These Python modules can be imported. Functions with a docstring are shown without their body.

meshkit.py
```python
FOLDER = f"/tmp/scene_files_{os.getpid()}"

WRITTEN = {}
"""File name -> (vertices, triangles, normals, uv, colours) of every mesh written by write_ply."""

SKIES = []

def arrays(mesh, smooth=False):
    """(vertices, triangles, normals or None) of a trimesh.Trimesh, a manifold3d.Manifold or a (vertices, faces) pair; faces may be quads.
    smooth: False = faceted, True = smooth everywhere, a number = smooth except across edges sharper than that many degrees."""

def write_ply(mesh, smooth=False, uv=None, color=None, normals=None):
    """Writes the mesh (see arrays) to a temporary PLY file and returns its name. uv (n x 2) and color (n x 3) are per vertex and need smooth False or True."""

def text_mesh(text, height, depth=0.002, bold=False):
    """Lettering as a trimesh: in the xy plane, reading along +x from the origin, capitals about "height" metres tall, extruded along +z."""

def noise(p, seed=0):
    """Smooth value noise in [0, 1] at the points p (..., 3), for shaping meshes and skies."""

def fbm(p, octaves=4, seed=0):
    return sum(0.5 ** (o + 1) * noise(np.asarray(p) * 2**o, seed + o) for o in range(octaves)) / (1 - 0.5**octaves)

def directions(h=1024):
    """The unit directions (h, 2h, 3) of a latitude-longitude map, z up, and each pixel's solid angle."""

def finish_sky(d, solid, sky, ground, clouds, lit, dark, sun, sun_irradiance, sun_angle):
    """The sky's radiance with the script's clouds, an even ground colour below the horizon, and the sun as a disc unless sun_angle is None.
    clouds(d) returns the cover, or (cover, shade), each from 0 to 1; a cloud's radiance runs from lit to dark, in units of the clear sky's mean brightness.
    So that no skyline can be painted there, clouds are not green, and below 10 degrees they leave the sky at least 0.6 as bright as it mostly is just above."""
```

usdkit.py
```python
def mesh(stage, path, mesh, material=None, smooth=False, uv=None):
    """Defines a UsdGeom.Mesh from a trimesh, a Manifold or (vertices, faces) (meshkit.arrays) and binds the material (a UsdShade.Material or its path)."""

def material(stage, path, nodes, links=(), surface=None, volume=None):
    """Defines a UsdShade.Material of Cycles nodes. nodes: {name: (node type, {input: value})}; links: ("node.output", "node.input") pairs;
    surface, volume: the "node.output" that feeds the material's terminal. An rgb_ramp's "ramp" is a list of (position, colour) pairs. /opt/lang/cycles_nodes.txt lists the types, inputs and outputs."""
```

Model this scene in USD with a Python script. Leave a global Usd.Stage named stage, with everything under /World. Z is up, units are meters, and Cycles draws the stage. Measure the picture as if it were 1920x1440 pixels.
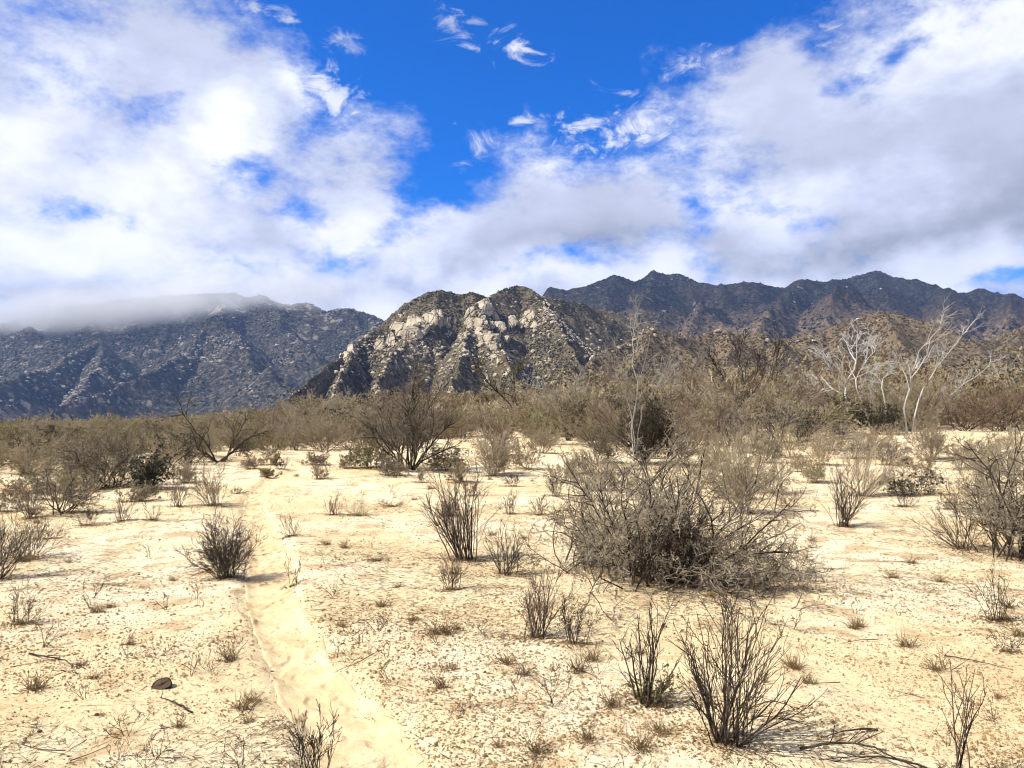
import math, numpy as np, usdkit, meshkit
from pxr import Usd, UsdGeom, UsdLux, UsdShade, Sdf, Gf, Vt
stage = Usd.Stage.CreateInMemory()
UsdGeom.SetStageUpAxis(stage, 'Z')
UsdGeom.Xform.Define(stage, '/World'); UsdGeom.Scope.Define(stage, '/World/Looks')
RNG = np.random.default_rng(7)

# ------------------------------------------------------------------ camera, sky, sun, exposure
F, HOR, CAMZ = 1450.0, 765.0, 1.62                       # focal length in photo pixels, horizon row, eye height
PITCH = math.atan((HOR - 720) / F)
EXPOSURE = 1.16
SUN_EL, SUN_AZ = math.radians(47), math.atan2(-0.95, -0.30)
SKY_STRENGTH, SUN_INT = 0.10, 1.2
cam = UsdGeom.Camera.Define(stage, '/World/camera')
cam.AddTranslateOp().Set((0, 0, CAMZ)); cam.AddRotateXOp().Set(90 + math.degrees(PITCH))
cam.CreateFocalLengthAttr(36 * F / 1920); cam.CreateHorizontalApertureAttr(36.0); cam.CreateVerticalApertureAttr(27.0)
cam.CreateClippingRangeAttr((0.05, 60000.0)); cam.CreateExposureAttr(EXPOSURE)
sdir = np.array([math.sin(SUN_AZ) * math.cos(SUN_EL), math.cos(SUN_AZ) * math.cos(SUN_EL), math.sin(SUN_EL)])
sun = UsdLux.DistantLight.Define(stage, '/World/sun')
sun.CreateIntensityAttr(SUN_INT); sun.CreateAngleAttr(0.5); sun.CreateNormalizeAttr(True); sun.CreateColorAttr((1.0, 0.95, 0.86))
sun.AddRotateZOp().Set(math.degrees(math.atan2(sdir[1], sdir[0])) + 90); sun.AddRotateXOp().Set(90 - math.degrees(SUN_EL))

def ray(px, py):
    """world direction (y = 1) of a photo pixel"""
    u, v = (np.asarray(px, float) - 960) / F, (720 - np.asarray(py, float)) / F
    y, z = math.cos(PITCH) - v * math.sin(PITCH), math.sin(PITCH) + v * math.cos(PITCH)
    return u / y, z / y
def P3(px, py, d):
    x, z = ray(px, py)
    return np.stack([x * d, np.broadcast_to(np.asarray(d, float), np.shape(x)), CAMZ + z * d], -1)
def azel(px, py):
    x, z = ray(px, py)
    return np.arctan2(x, 1.0), np.arctan2(z, np.hypot(x, 1.0))

# clouds: soft blobs on the celestial sphere (azimuth, elevation), broken up by noise
class Nodes:
    def __init__(s): s.n, s.l, s.k = {}, [], 0
    def add(s, kind, ins=None, **links):
        s.k += 1; name = f'n{s.k}'; vals = {}
        for k, v in {**(ins or {}), **links}.items():
            if isinstance(v, str) and '.' in v: s.l.append((v, f'{name}.{k}'))
            else: vals[k] = v
        s.n[name] = (kind, vals); return name
    def math(s, t, a, b=0.5, c=0.0, clamp=False): return s.add('math', {'math_type': t, 'use_clamp': clamp, 'value1': a, 'value2': b, 'value3': c}) + '.value'
    def smooth(s, v, a, b, lo=0., hi=1.): return s.add('map_range', {'range_type': 'smoothstep', 'value': v, 'from_min': a, 'from_max': b, 'to_min': lo, 'to_max': hi, 'clamp': True}) + '.result'
    def noise(s, vec, scale, detail=5, rough=0.55, dist=0., dim='3D'): return s.add('noise_texture', {'dimensions': dim, 'vector': vec, 'scale': scale, 'detail': detail, 'roughness': rough, 'distortion': dist})
    def mix(s, fac, a, b, mode='mix'): return s.add('mix', {'mix_type': mode, 'fac': fac, 'color1': a, 'color2': b}) + '.color'
    def build(s, path, surface=None, volume=None): return usdkit.material(stage, path, s.n, s.l, surface, volume)

N = Nodes()
tc = N.add('texture_coordinate') + '.generated'
sep = N.add('separate_xyz', {'vector': tc})
az = N.math('arctan2', f'{sep}.x', f'{sep}.y'); el = N.math('arcsine', f'{sep}.z')
plane = N.add('combine_xyz', {'x': az, 'y': el, 'z': 0.0}) + '.vector'
SKYV = 1; SKYT = (.015, .345, .87)
wn = N.noise(tc, 4.0, 4, 0.55)                          # warps the blobs' outlines
warp = N.add('vector_math', {'math_type': 'multiply_add', 'vector1': f'{wn}.color', 'vector2': (0.16, 0.12, 0), 'vector3': plane}) + '.vector'
tw = N.add('vector_math', {'math_type': 'multiply_add', 'vector1': f'{wn}.color', 'vector2': (0.34, 0.22, 0), 'vector3': plane}) + '.vector'
def blob_field(spec, vec, off=(0.08, 0.06)):
    """one minus the distance to the nearest of some elliptical blobs (photo pixel centre, radii)"""
    out = None
    for (px, py, rx, ry) in spec:
        a, e = azel(px, py); sx, sy = F / rx, F / ry
        m = N.add('vector_math', {'math_type': 'multiply_add', 'vector1': vec, 'vector2': (sx, sy, 0), 'vector3': (-(a + off[0]) * sx, -(e + off[1]) * sy, 0)}) + '.vector'
        r = N.add('vector_math', {'math_type': 'length', 'vector1': m}) + '.value'
        out = r if out is None else N.math('smoothmin', out, r, 0.25)
    return N.math('subtract', 1.0, out)
COVER = [(60, 250, 330, 210), (430, 205, 160, 120), (200, 340, 330, 180), (60, 460, 450, 140), (690, 385, 150, 125), (480, 410, 270, 100), (870, 465, 280, 90), (1090, 415, 220, 120),
         (1660, 300, 350, 215), (1450, 190, 130, 105), (1860, 130, 280, 190), (1780, 410, 370, 110), (1420, 430, 170, 90), (200, 530, 560, 110), (640, 560, 480, 90), (1080, 560, 480, 80), (1580, 540, 480, 85), (230, 60, 230, 130)]
HOLES = [(290, 150, 85, 60), (210, 60, 130, 60), (560, 385, 100, 26), (470, 290, 60, 50), (230, 430, 70, 40), (870, 330, 110, 60), (1310, 400, 40, 50), (1880, 520, 110, 14), (120, 395, 80, 30), (1600, 125, 110, 16), (1740, 90, 60, 16)]
WISP = [(640, 180, 60, 40), (690, 212, 36, 12), (850, 45, 65, 36), (965, 85, 50, 32), (1180, 230, 150, 62), (450, 10, 50, 26), (660, 70, 40, 20), (1195, 150, 28, 10), (1600, 45, 60, 20), (1330, 85, 70, 18), (560, 150, 40, 36), (940, 260, 55, 40), (1010, 212, 30, 12), (545, 30, 50, 18)]
WHITE = [(195, 340, 200, 120), (30, 190, 90, 120), (725, 430, 150, 85), (430, 230, 90, 60), (200, 480, 330, 70), (1500, 375, 190, 70), (1890, 50, 170, 80), (1000, 540, 480, 50), (1480, 525, 170, 40), (1790, 500, 150, 50), (960, 85, 60, 40), (640, 180, 80, 50), (1180, 235, 180, 70), (690, 560, 200, 60), (1250, 545, 300, 50), (1620, 530, 250, 40)]
GREY = [(120, 600, 450, 45), (840, 510, 250, 32), (1080, 490, 190, 50), (1640, 450, 370, 60), (1860, 410, 240, 90), (610, 545, 70, 28)]
cov = N.math('multiply_add', N.smooth(blob_field(HOLES, warp), -.6, 1.1), -.50, blob_field(COVER, warp))
# beyond the picture broken cloud goes on, its cover raised to whiten the ambient light
aabs = N.math('absolute', az); outside = N.math('maximum', N.smooth(aabs, .62, .85), N.smooth(el, .50, .72))
gen = N.noise(tc, 2.6, 1, 0.5); genv = N.math('multiply_add', f'{gen}.fac', 5.0, -2.05)
cov = N.add('mix_float', {'fac': outside, 'a': cov, 'b': genv, 'use_clamp': True}) + '.result'
stre = N.add('vector_math', {'math_type': 'multiply', 'vector1': tc, 'vector2': (1.0, 1.0, 1.7)}) + '.vector'
d1 = N.noise(stre, 7.0, 9, 0.66)
det = N.math('multiply_add', f'{d1}.fac', 2.9, -1.45)
thick = N.math('add', cov, N.math('multiply', det, .95))
alpha = N.smooth(thick, -.30, .50)
w1 = N.noise(stre, 16.0, 5, 0.66, 1.2)
wisp = N.math('add', blob_field(WISP, warp), N.math('multiply_add', f'{w1}.fac', 6.0, -3.25))
walpha = N.math('multiply', N.smooth(wisp, -.1, 1.3), .85)
alpha = N.math('maximum', alpha, walpha)
white = N.smooth(N.math('add', blob_field(WHITE, tw, (.17, .11)), N.math('multiply', det, .65)), -.55, .85)
grey = N.smooth(N.math('add', blob_field(GREY, tw, (.17, .11)), N.math('multiply', det, .5)), -.7, .9)
tone = N.math('add', N.math('multiply_add', white, .50, .36), N.math('multiply', det, .22))
tone = N.math('subtract', tone, N.math('multiply', grey, .27), clamp=True)
CL = 1.0 / (SKY_STRENGTH * 2 ** EXPOSURE)
def lin(*c): return tuple(((x / 255 + .055) / 1.055) ** 2.4 if x > 10 else x / 255 / 12.92 for x in c)
def sc(c, k): return tuple(k * x for x in c)
ramp = N.add('rgb_ramp', {'fac': tone, 'ramp': [(0.0, lin(150, 158, 178)), (.22, lin(184, 191, 212)), (.45, lin(206, 213, 238)), (.68, lin(228, 233, 248)), (.88, lin(250, 252, 255)), (1.0, lin(255, 255, 255))]}) + '.color'
cloud = N.add('vector_math', {'math_type': 'scale', 'vector1': ramp, 'scale': 1.08 * CL}) + '.vector'
sk = N.add('sky_texture', {'sky_type': 'single_scattering', 'sun_disc': False, 'sun_elevation': SUN_EL, 'sun_rotation': SUN_AZ, 'altitude': 300.0, 'air_density': 1.0, 'aerosol_density': 0.4, 'ozone_density': 3.0, 'vector': tc}) + '.color'
sk = N.add('vector_math', {'math_type': 'multiply', 'vector1': sk, 'vector2': SKYT}) + '.vector'
skyc = N.mix(alpha, sk, cloud)
bg = N.add('background_shader', {'color': skyc, 'strength': SKY_STRENGTH})
N.build('/World/Looks/sky_look', surface=f'{bg}.background')
sky = UsdLux.DomeLight.Define(stage, '/World/sky')
UsdShade.MaterialBindingAPI.Apply(sky.GetPrim()).Bind(UsdShade.Material.Get(stage, '/World/Looks/sky_look'))
sky.GetPrim().SetCustomDataByKey('kind', 'structure'); sky.GetPrim().SetCustomDataByKey('label', 'deep blue sky with broken white and grey clouds above the mountains'); sky.GetPrim().SetCustomDataByKey('category', 'sky')
# ------------------------------------------------------------------ naming helpers
USED = {}
def name_for(name, parent='/World'):
    k = USED.get((parent, name), -1) + 1; USED[(parent, name)] = k
    return f'{parent}/{name}' if k == 0 else f'{parent}/{name}_{k:03d}'
def tag(prim, label=None, category=None, group=None, kind=None):
    for k, v in (('label', label), ('category', category), ('group', group), ('kind', kind)):
        if v: prim.SetCustomDataByKey(k, v)
    return prim
def put(name, vf, mat, parent='/World', smooth=False, **data):
    p = usdkit.mesh(stage, name_for(name, str(parent)), vf, mat, smooth).GetPrim()
    return tag(p, **data)
def thing(name, loc=(0, 0, 0), rot=0.0, scale=1.0, tilt=(0, 0), **data):
    x = UsdGeom.Xform.Define(stage, name_for(name))
    x.AddTranslateOp().Set(tuple(map(float, loc))); x.AddRotateZOp().Set(float(rot))
    if tilt != (0, 0): x.AddRotateXOp().Set(tilt[0]); x.AddRotateYOp().Set(tilt[1])
    s = (scale,) * 3 if np.ndim(scale) == 0 else scale
    x.AddScaleOp().Set(tuple(map(float, s)))
    return tag(x.GetPrim(), **data)
def copy_of(root, name, loc, rot=0.0, scale=1.0, tilt=(0, 0), **data):
    p = thing(name, loc, rot, scale, tilt, **data)
    p.GetReferences().AddInternalReference(root.GetPath()); p.SetInstanceable(True)
    return p
def look(name, build):
    """material made by build(Nodes) -> surface output"""
    n = Nodes(); out = build(n)
    return n.build(f'/World/Looks/{name}', surface=out)
def princ(n, col, rough=.9, normal=None, spec=.2):
    kw = {'base_color': col, 'roughness': rough, 'specular_ior_level': spec}
    if normal: kw['normal'] = normal
    return n.add('principled_bsdf', kw) + '.BSDF'
def fbm(x, y, scale, octaves=4, seed=0): return meshkit.fbm(np.stack([np.asarray(x) * scale, np.asarray(y) * scale, np.full(np.shape(x), seed * 7.31)], -1), octaves, seed) - .5
def ridged(x, y, scale, octaves=5, seed=0):
    out, amp, tot = 0, 1.0, 0
    for o in range(octaves):
        p = np.stack([x * scale * 2**o, y * scale * 2**o, np.full(np.shape(x), seed * 3.7 + o)], -1)
        out = out + amp * (1 - np.abs(2 * meshkit.noise(p, seed + o) - 1)); tot += amp; amp *= .5
    return out / tot
def sstep(x, a, b): t = np.clip((x - a) / (b - a), 0, 1); return t * t * (3 - 2 * t)

# ------------------------------------------------------------------ ground: one sheet, with the sunken sandy path trodden into it
def flat_at(px, py): x, z = ray(px, py); d = -CAMZ / z; return x * d, d
PATH_PX = [(760, 1700, 150), (690, 1440, 98), (640, 1340, 76), (575, 1255, 58), (535, 1180, 48), (510, 1125, 42), (505, 1085, 39), (505, 1040, 35), (495, 1000, 28), (480, 965, 22), (475, 940, 18), (490, 915, 14), (520, 895, 12), (560, 878, 10)]
_pp = np.array([(*flat_at(a, b), c * flat_at(a, b)[1] / F) for a, b, c in PATH_PX])
from scipy.interpolate import CubicSpline
_s = np.r_[0, np.cumsum(np.hypot(*np.diff(_pp[:, :2], axis=0).T))]
_q = CubicSpline(_s, _pp)(np.linspace(0, _s[-1], 400))
from scipy.spatial import cKDTree
_tree = cKDTree(_q[:, :2])
def path_dist(x, y):
    """distance from the path's middle over its half width"""
    d, i = _tree.query(np.stack([x, y], -1)); return d / np.maximum(_q[i, 2], .12)
MOUNDS = []                                             # (x, y, radius, height) of sand heaped at the feet of shrubs
def height(x, y, fine=True):
    x, y = np.asarray(x, float), np.asarray(y, float); r = np.hypot(x, y)
    h = fbm(x, y, .11, 3, 3) * .55 * sstep(r, 3, 14) + fbm(x, y, .45, 3, 5) * .16
    h = h + sstep(r, 18, 60) * (sstep(x / np.maximum(r, 1), -.1, .5) * .9 - sstep(-x / np.maximum(r, 1), .05, .5) * .5) - .019 * np.clip(r - 60, 0, 2600) * sstep(-x / np.maximum(r, 1), -.05, .28)
    for (mx, my, mr, mh) in MOUNDS: h = h + mh * np.exp(-((x - mx) ** 2 + (y - my) ** 2) / mr**2)
    q = path_dist(x, y)
    h = h - .05 * (1 - sstep(q + fbm(x, y, 1.7, 3, 9) * .9 + fbm(x, y, 7, 3, 10) * .5, .5, 1.7))
    if fine:
        inp = 1 - sstep(q + fbm(x, y, 2.5, 2, 4) * .8, .8, 1.3); near = 1 - sstep(r, 14, 30)
        h = h + near * (1 - inp) * (fbm(x, y, 3.2, 4, 11) * .045 + np.maximum(fbm(x, y, 14, 3, 12), -.05) * .022)
        p = np.stack([x * 9.0, y * 6.5, 0 * x], -1); dim = meshkit.noise(p, 21) * .6 + meshkit.noise(p * 1.9, 22) * .4
        h = h + near * inp * (fbm(x, y, 4, 3, 13) * .02 - .013 * sstep(dim, .48, .66))
    return h
def on_ground(px, py):
    """where the ray through a photo pixel meets the ground"""
    x, z = ray(px, py); d = np.geomspace(2.0, 160, 4000); hh = height(x * d, d, False)
    k = np.argmax(CAMZ + z * d <= hh) if (CAMZ + z * d <= hh).any() else len(d) - 1
    return float(x * d[k]), float(d[k])

def sand_look(n, path=False):
    P = n.add('geometry') + '.position'
    a = n.noise(P, .35, 5, .6); b = n.noise(P, 2.2, 6, .65); c = n.noise(P, 38., 4, .7); d = n.noise(P, 140., 2, .6)
    if path:
        col = n.add('rgb_ramp', {'fac': n.math('multiply_add', f'{b}.fac', .7, n.math('multiply', f'{c}.fac', .3)), 'ramp': [(.3, (.34, .23, .115)), (.46, (.45, .335, .185)), (.64, (.54, .42, .255))]}) + '.color'
        e = n.noise(P, 11., 3, .6); hgt = n.math('add', n.math('multiply', f'{c}.fac', .5), n.math('multiply_add', f'{d}.fac', .3, n.math('multiply', f'{e}.fac', 1.2))); st = .6
    else:
        base = n.add('rgb_ramp', {'fac': f'{a}.fac', 'ramp': [(.30, (.48, .345, .185)), (.46, (.575, .455, .27)), (.60, (.65, .555, .385))]}) + '.color'
        patch = n.smooth(n.math('add', f'{b}.fac', n.math('multiply', f'{a}.fac', .55)), .78, .96)
        col = n.mix(n.math('multiply', patch, .72), base, (.33, .215, .10))
        crumb = n.smooth(f'{c}.fac', .50, .64)
        col = n.mix(n.math('multiply', crumb, .55), col, (.24, .165, .085))
        grit = n.smooth(f'{d}.fac', .60, .72); col = n.mix(n.math('multiply', grit, .3), col, (.16, .115, .065))
        hgt = n.math('add', n.math('multiply', f'{c}.fac', 1.0), n.math('multiply', f'{d}.fac', .5)); st = .9
    bump = n.add('bump', {'height': hgt, 'strength': st, 'distance': .02}) + '.normal'
    return princ(n, col, .95, bump, .1)
SAND, PATH = look('crumbly_sand', sand_look), look('trodden_sand', lambda n: sand_look(n, True))

def quads(nr, nc, wrap=False):
    i, j = np.meshgrid(np.arange(nr - 1), np.arange(nc if wrap else nc - 1), indexing='ij'); k = (j + 1) % nc
    return np.stack([i * nc + j, i * nc + k, (i + 1) * nc + k, (i + 1) * nc + j], -1).reshape(-1, 4)
def build_ground():
    ang = np.r_[np.linspace(-38, 38, 620), np.linspace(42, 318, 56)]; ang = np.radians(ang)
    rad = np.r_[.05, .5, 1.2, np.geomspace(1.9, 70, 430), np.geomspace(75, 40000, 60)]
    A, R = np.meshgrid(ang, rad); x, y = R * np.sin(A), R * np.cos(A)
    z = height(x, y) - 40 * sstep(R, 9000, 40000)
    f = quads(len(rad), len(ang), True)[:, ::-1]
    put('ground', (np.stack([x, y, z], -1).reshape(-1, 3), f), SAND, smooth=True, kind='structure', label='pale crumbly desert sand strewn with dry litter', category='ground')
    s, t = np.linspace(0, 1, 900), np.linspace(-1.5, 1.5, 52)
    c = CubicSpline(_s, _pp)(s**1.0 * _s[-1]); tan = np.gradient(c[:, :2], axis=0); tan /= np.linalg.norm(tan, axis=1, keepdims=True)
    nx, ny = tan[:, 1], -tan[:, 0]; w = np.maximum(c[:, 2], .12)
    x, y = c[:, :1] + nx[:, None] * w[:, None] * t, c[:, 1:2] + ny[:, None] * w[:, None] * t
    z = height(x, y) + .006 - .05 * sstep(np.abs(t)[None] + fbm(x, y, 2.2, 4, 31) * .8, .95, 1.35)
    put('path', (np.stack([x, y, z], -1).reshape(-1, 3), quads(900, 52)), PATH, smooth=True, kind='structure', label='narrow sunken footpath of trodden yellow sand winding into the scrub', category='path')

# ------------------------------------------------------------------ mountains: ridge skeletons with eroded flanks
def ridge_height(x, y, ridges, slope, power):
    best = np.full(x.shape, -80.0)
    for line in ridges:
        p = np.array([P3(a, b, d) for a, b, d in line])
        for (a, b) in zip(p[:-1], p[1:]):
            ab = b[:2] - a[:2]; t = np.clip(((x - a[0]) * ab[0] + (y - a[1]) * ab[1]) / (ab @ ab), 0, 1)
            zq = np.maximum(a[2] + t * (b[2] - a[2]), 1); dist = np.hypot(x - a[0] - t * ab[0], y - a[1] - t * ab[1])
            w = zq / slope * power
            best = np.maximum(best, (zq + 66) * np.maximum(1 - dist / w, 0) ** power - 70)
    return best
def mountain(name, ridges, pxr, dr, n, slope, power, rough, mat, label, seed, gully=.22, category='mountain'):
    px = np.linspace(*pxr, n[0]); d = np.geomspace(*dr, n[1]); D, PX = np.meshgrid(d, px, indexing='ij')
    x = (PX - 960) / F * D; y = D
    wx, wy = fbm(x, y, 3 / dr[0], 4, seed) * dr[0] * .10, fbm(x, y, 3 / dr[0], 4, seed + 1) * dr[0] * .10
    z = ridge_height(x + wx, y + wy, ridges, slope, power)
    zc = ridge_height(x, y, ridges, slope, power)
    top = max(p[2] for r in ridges for p in [P3(*q) for q in r])
    k = sstep(zc, .55 * top, .95 * top); z = z * (1 - .7 * k) + zc * .7 * k
    g = ridged(x + wx, y + wy, 9 / dr[0], 5, seed + 5) - .62
    body = sstep(z, -60, .3 * top)
    z = z + body * (g * gully * top * (1 - .55 * k) + fbm(x, y, 40 / dr[0], 4, seed + 9) * rough * top)
    put(name, (np.stack([x, y, z], -1).reshape(-1, 3), quads(n[1], n[0])), mat, smooth=True, kind='structure', label=label, category=category)
    from scipy.interpolate import RegularGridInterpolator
    f = RegularGridInterpolator((d, px), z, bounds_error=False, fill_value=None)
    return lambda X, Y: f(np.stack([Y, X / Y * F + 960], -1))
def slope_look(n, shrub, soil, rock, scale, cover, rocky, low=None):
    P = n.add('geometry') + '.position'
    big = n.noise(P, scale * .06, 5, .6); a = n.noise(P, scale, 4, .7); c = n.noise(P, scale * .35, 5, .7)
    col = n.mix(n.smooth(f'{a}.fac', cover - .06, cover + .06), soil, shrub)
    col = n.mix(n.smooth(n.math('multiply_add', f'{big}.fac', .8, f'{c}.fac'), .86, 1.06), col, n.mix(.5, shrub, soil))
    if low:                                              # drier brown scrub below; heights coloured dark in place of cloud shadow
        z = n.add('separate_xyz', {'vector': P}) + '.z'; col = n.mix(n.smooth(n.math('multiply_add', f'{big}.fac', 260., z), 680, 400), col, n.mix(n.smooth(f'{a}.fac', .42, .56), low, n.mix(.6, low, shrub)))
    rk = n.smooth(n.math('add', f'{c}.fac', n.math('multiply', f'{big}.fac', .5)), rocky, rocky + .05)
    col = n.mix(rk, col, rock)
    bump = n.add('bump', {'height': f'{a}.fac', 'strength': .8, 'distance': 2.5 / scale * .4}) + '.normal'
    return princ(n, col, 1.0, bump, .05)
M_FAR = look('far_slope', lambda n: slope_look(n, (.020, .022, .018), (.088, .070, .054), (.19, .165, .135), .06, .46, .84))
M_MID = look('rocky_slope', lambda n: slope_look(n, (.038, .034, .020), (.135, .105, .068), (.36, .31, .23), .16, .47, .88))
M_RNG = look('forest_slope', lambda n: slope_look(n, (.012, .013, .011), (.052, .038, .028), (.14, .12, .10), .06, .44, .92, (.135, .096, .058)))  # very dark base colours stand in for cloud shadow over the range
M_HILL = look('brown_slope', lambda n: slope_look(n, (.062, .048, .028), (.165, .122, .075), (.38, .32, .24), .22, .50, .93))

LEFT_RIDGES = [[(-330, 640, 3900), (-150, 628, 4000), (0, 606, 4200), (150, 575, 4300), (300, 550, 4400), (430, 545, 4400), (530, 562, 4300), (650, 578, 4200), (715, 603, 4000), (800, 660, 3800), (900, 740, 3600)],
    [(430, 545, 4400), (405, 600, 3900), (360, 655, 3400), (285, 700, 3050), (205, 722, 2850), (110, 765, 2500)],
    [(405, 600, 3900), (445, 640, 3350), (490, 690, 3000), (560, 740, 2700), (600, 775, 2500)], [(530, 562, 4300), (520, 610, 3900), (560, 650, 3600), (640, 700, 3300)],
    [(0, 606, 4200), (110, 640, 3700), (180, 650, 3500), (60, 705, 3000), (-60, 735, 2600)], [(180, 650, 3500), (170, 700, 3050), (120, 735, 2750)], [(-150, 628, 4000), (-120, 690, 3300), (-260, 740, 2700)], [(650, 578, 4200), (690, 640, 3700), (740, 700, 3300)]]
PEAK_RIDGES = [[(535, 760, 1180), (600, 705, 1300), (665, 655, 1420), (720, 610, 1500), (775, 568, 1540), (812, 546, 1560), (832, 542, 1560), (855, 551, 1570), (872, 553, 1570), (888, 545, 1580), (915, 556, 1620), (940, 546, 1700), (965, 537, 1740), (992, 541, 1740), (1015, 556, 1740), (1050, 562, 1800), (1110, 577, 1900), (1180, 598, 1950), (1260, 625, 1980), (1350, 660, 2000), (1480, 720, 2000)],
    [(832, 542, 1560), (805, 590, 1440), (770, 645, 1330), (730, 705, 1200), (700, 745, 1080)], [(888, 545, 1580), (905, 590, 1450), (930, 640, 1330), (960, 690, 1210), (990, 740, 1080)], [(905, 590, 1450), (880, 640, 1330), (860, 700, 1180), (850, 745, 1060)],
    [(992, 541, 1740), (1030, 590, 1560), (1060, 640, 1400), (1100, 690, 1240), (1130, 740, 1080)], [(665, 655, 1420), (650, 700, 1250), (625, 750, 1080)]]
RANGE_RIDGES = [[(960, 600, 3900), (1030, 554, 4000), (1060, 557, 4000), (1100, 554, 4000), (1122, 540, 4100), (1152, 526, 4200), (1190, 530, 4200), (1226, 516, 4300), (1255, 522, 4300), (1275, 519, 4300), (1312, 539, 4200), (1356, 545, 4100), (1388, 535, 4100), (1425, 540, 4200), (1452, 545, 4200), (1492, 530, 4200), (1528, 537, 4300), (1562, 531, 4400), (1592, 521, 4500), (1640, 512, 4500), (1682, 524, 4400), (1752, 536, 4300), (1778, 546, 4200), (1832, 547, 4100), (1900, 555, 4100), (2000, 566, 4000), (2150, 590, 4000), (2300, 620, 3900)],
    [(1152, 526, 4200), (1130, 590, 3500), (1090, 640, 3000), (1060, 690, 2500)], [(1226, 516, 4300), (1215, 570, 3600), (1190, 620, 3100), (1170, 680, 2600)], [(1356, 545, 4100), (1330, 585, 3500), (1290, 630, 3000), (1260, 690, 2500)],
    [(1492, 530, 4200), (1470, 580, 3600), (1420, 630, 3000), (1380, 690, 2500)], [(1562, 531, 4400), (1540, 560, 3900), (1590, 556, 3400), (1560, 600, 3000), (1500, 650, 2600), (1470, 700, 2300)], [(1640, 512, 4500), (1650, 555, 4000), (1690, 600, 3400), (1700, 660, 2800)],
    [(1778, 546, 4200), (1765, 580, 3600), (1800, 625, 3000), (1830, 690, 2500)], [(1900, 555, 4100), (1880, 600, 3400), (1930, 650, 2800), (1960, 700, 2400)], [(2000, 566, 4000), (2020, 620, 3300), (2060, 690, 2600)]]
HILL_RIDGES = [[(1020, 745, 900), (1080, 690, 1020), (1135, 652, 1120), (1180, 630, 1180), (1215, 608, 1200), (1245, 632, 1220), (1290, 628, 1300), (1350, 612, 1350), (1400, 622, 1350), (1450, 632, 1350), (1530, 620, 1380), (1600, 592, 1450), (1655, 580, 1480), (1700, 588, 1480), (1770, 608, 1450), (1830, 640, 1450), (1880, 625, 1500), (1925, 604, 1520), (2000, 598, 1520), (2150, 630, 1500), (2300, 700, 1400)],
    [(1215, 608, 1200), (1200, 670, 1020), (1180, 730, 860)], [(1350, 612, 1350), (1360, 660, 1150), (1340, 720, 930)], [(1600, 592, 1450), (1560, 640, 1250), (1520, 690, 1050), (1490, 735, 880)], [(1655, 580, 1480), (1690, 640, 1250), (1720, 700, 1020), (1730, 740, 850)], [(1925, 604, 1520), (1900, 660, 1250), (1890, 720, 980)], [(1450, 632, 1350), (1440, 690, 1080), (1420, 735, 880)], [(2000, 598, 1520), (2040, 680, 1150)]]
build_ground()
z_left = mountain('mountain', LEFT_RIDGES, (-420, 1000), (2300, 5600), (520, 230), .62, 1.3, .028, M_FAR, 'far bluish boulder-dotted mountain at left with its summit lost in cloud', 11)
z_peak = mountain('mountain', PEAK_RIDGES, (470, 1480), (900, 2400), (620, 260), .75, 1.3, .06, M_MID, 'nearer rocky peak at the centre with pale granite slabs below twin summits', 23, .20)
z_range = mountain('mountain', RANGE_RIDGES, (860, 2420), (2200, 5600), (620, 230), .66, 1.25, .018, M_RNG, 'dark scrub-covered mountain range along the right skyline', 37, .31)
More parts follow.
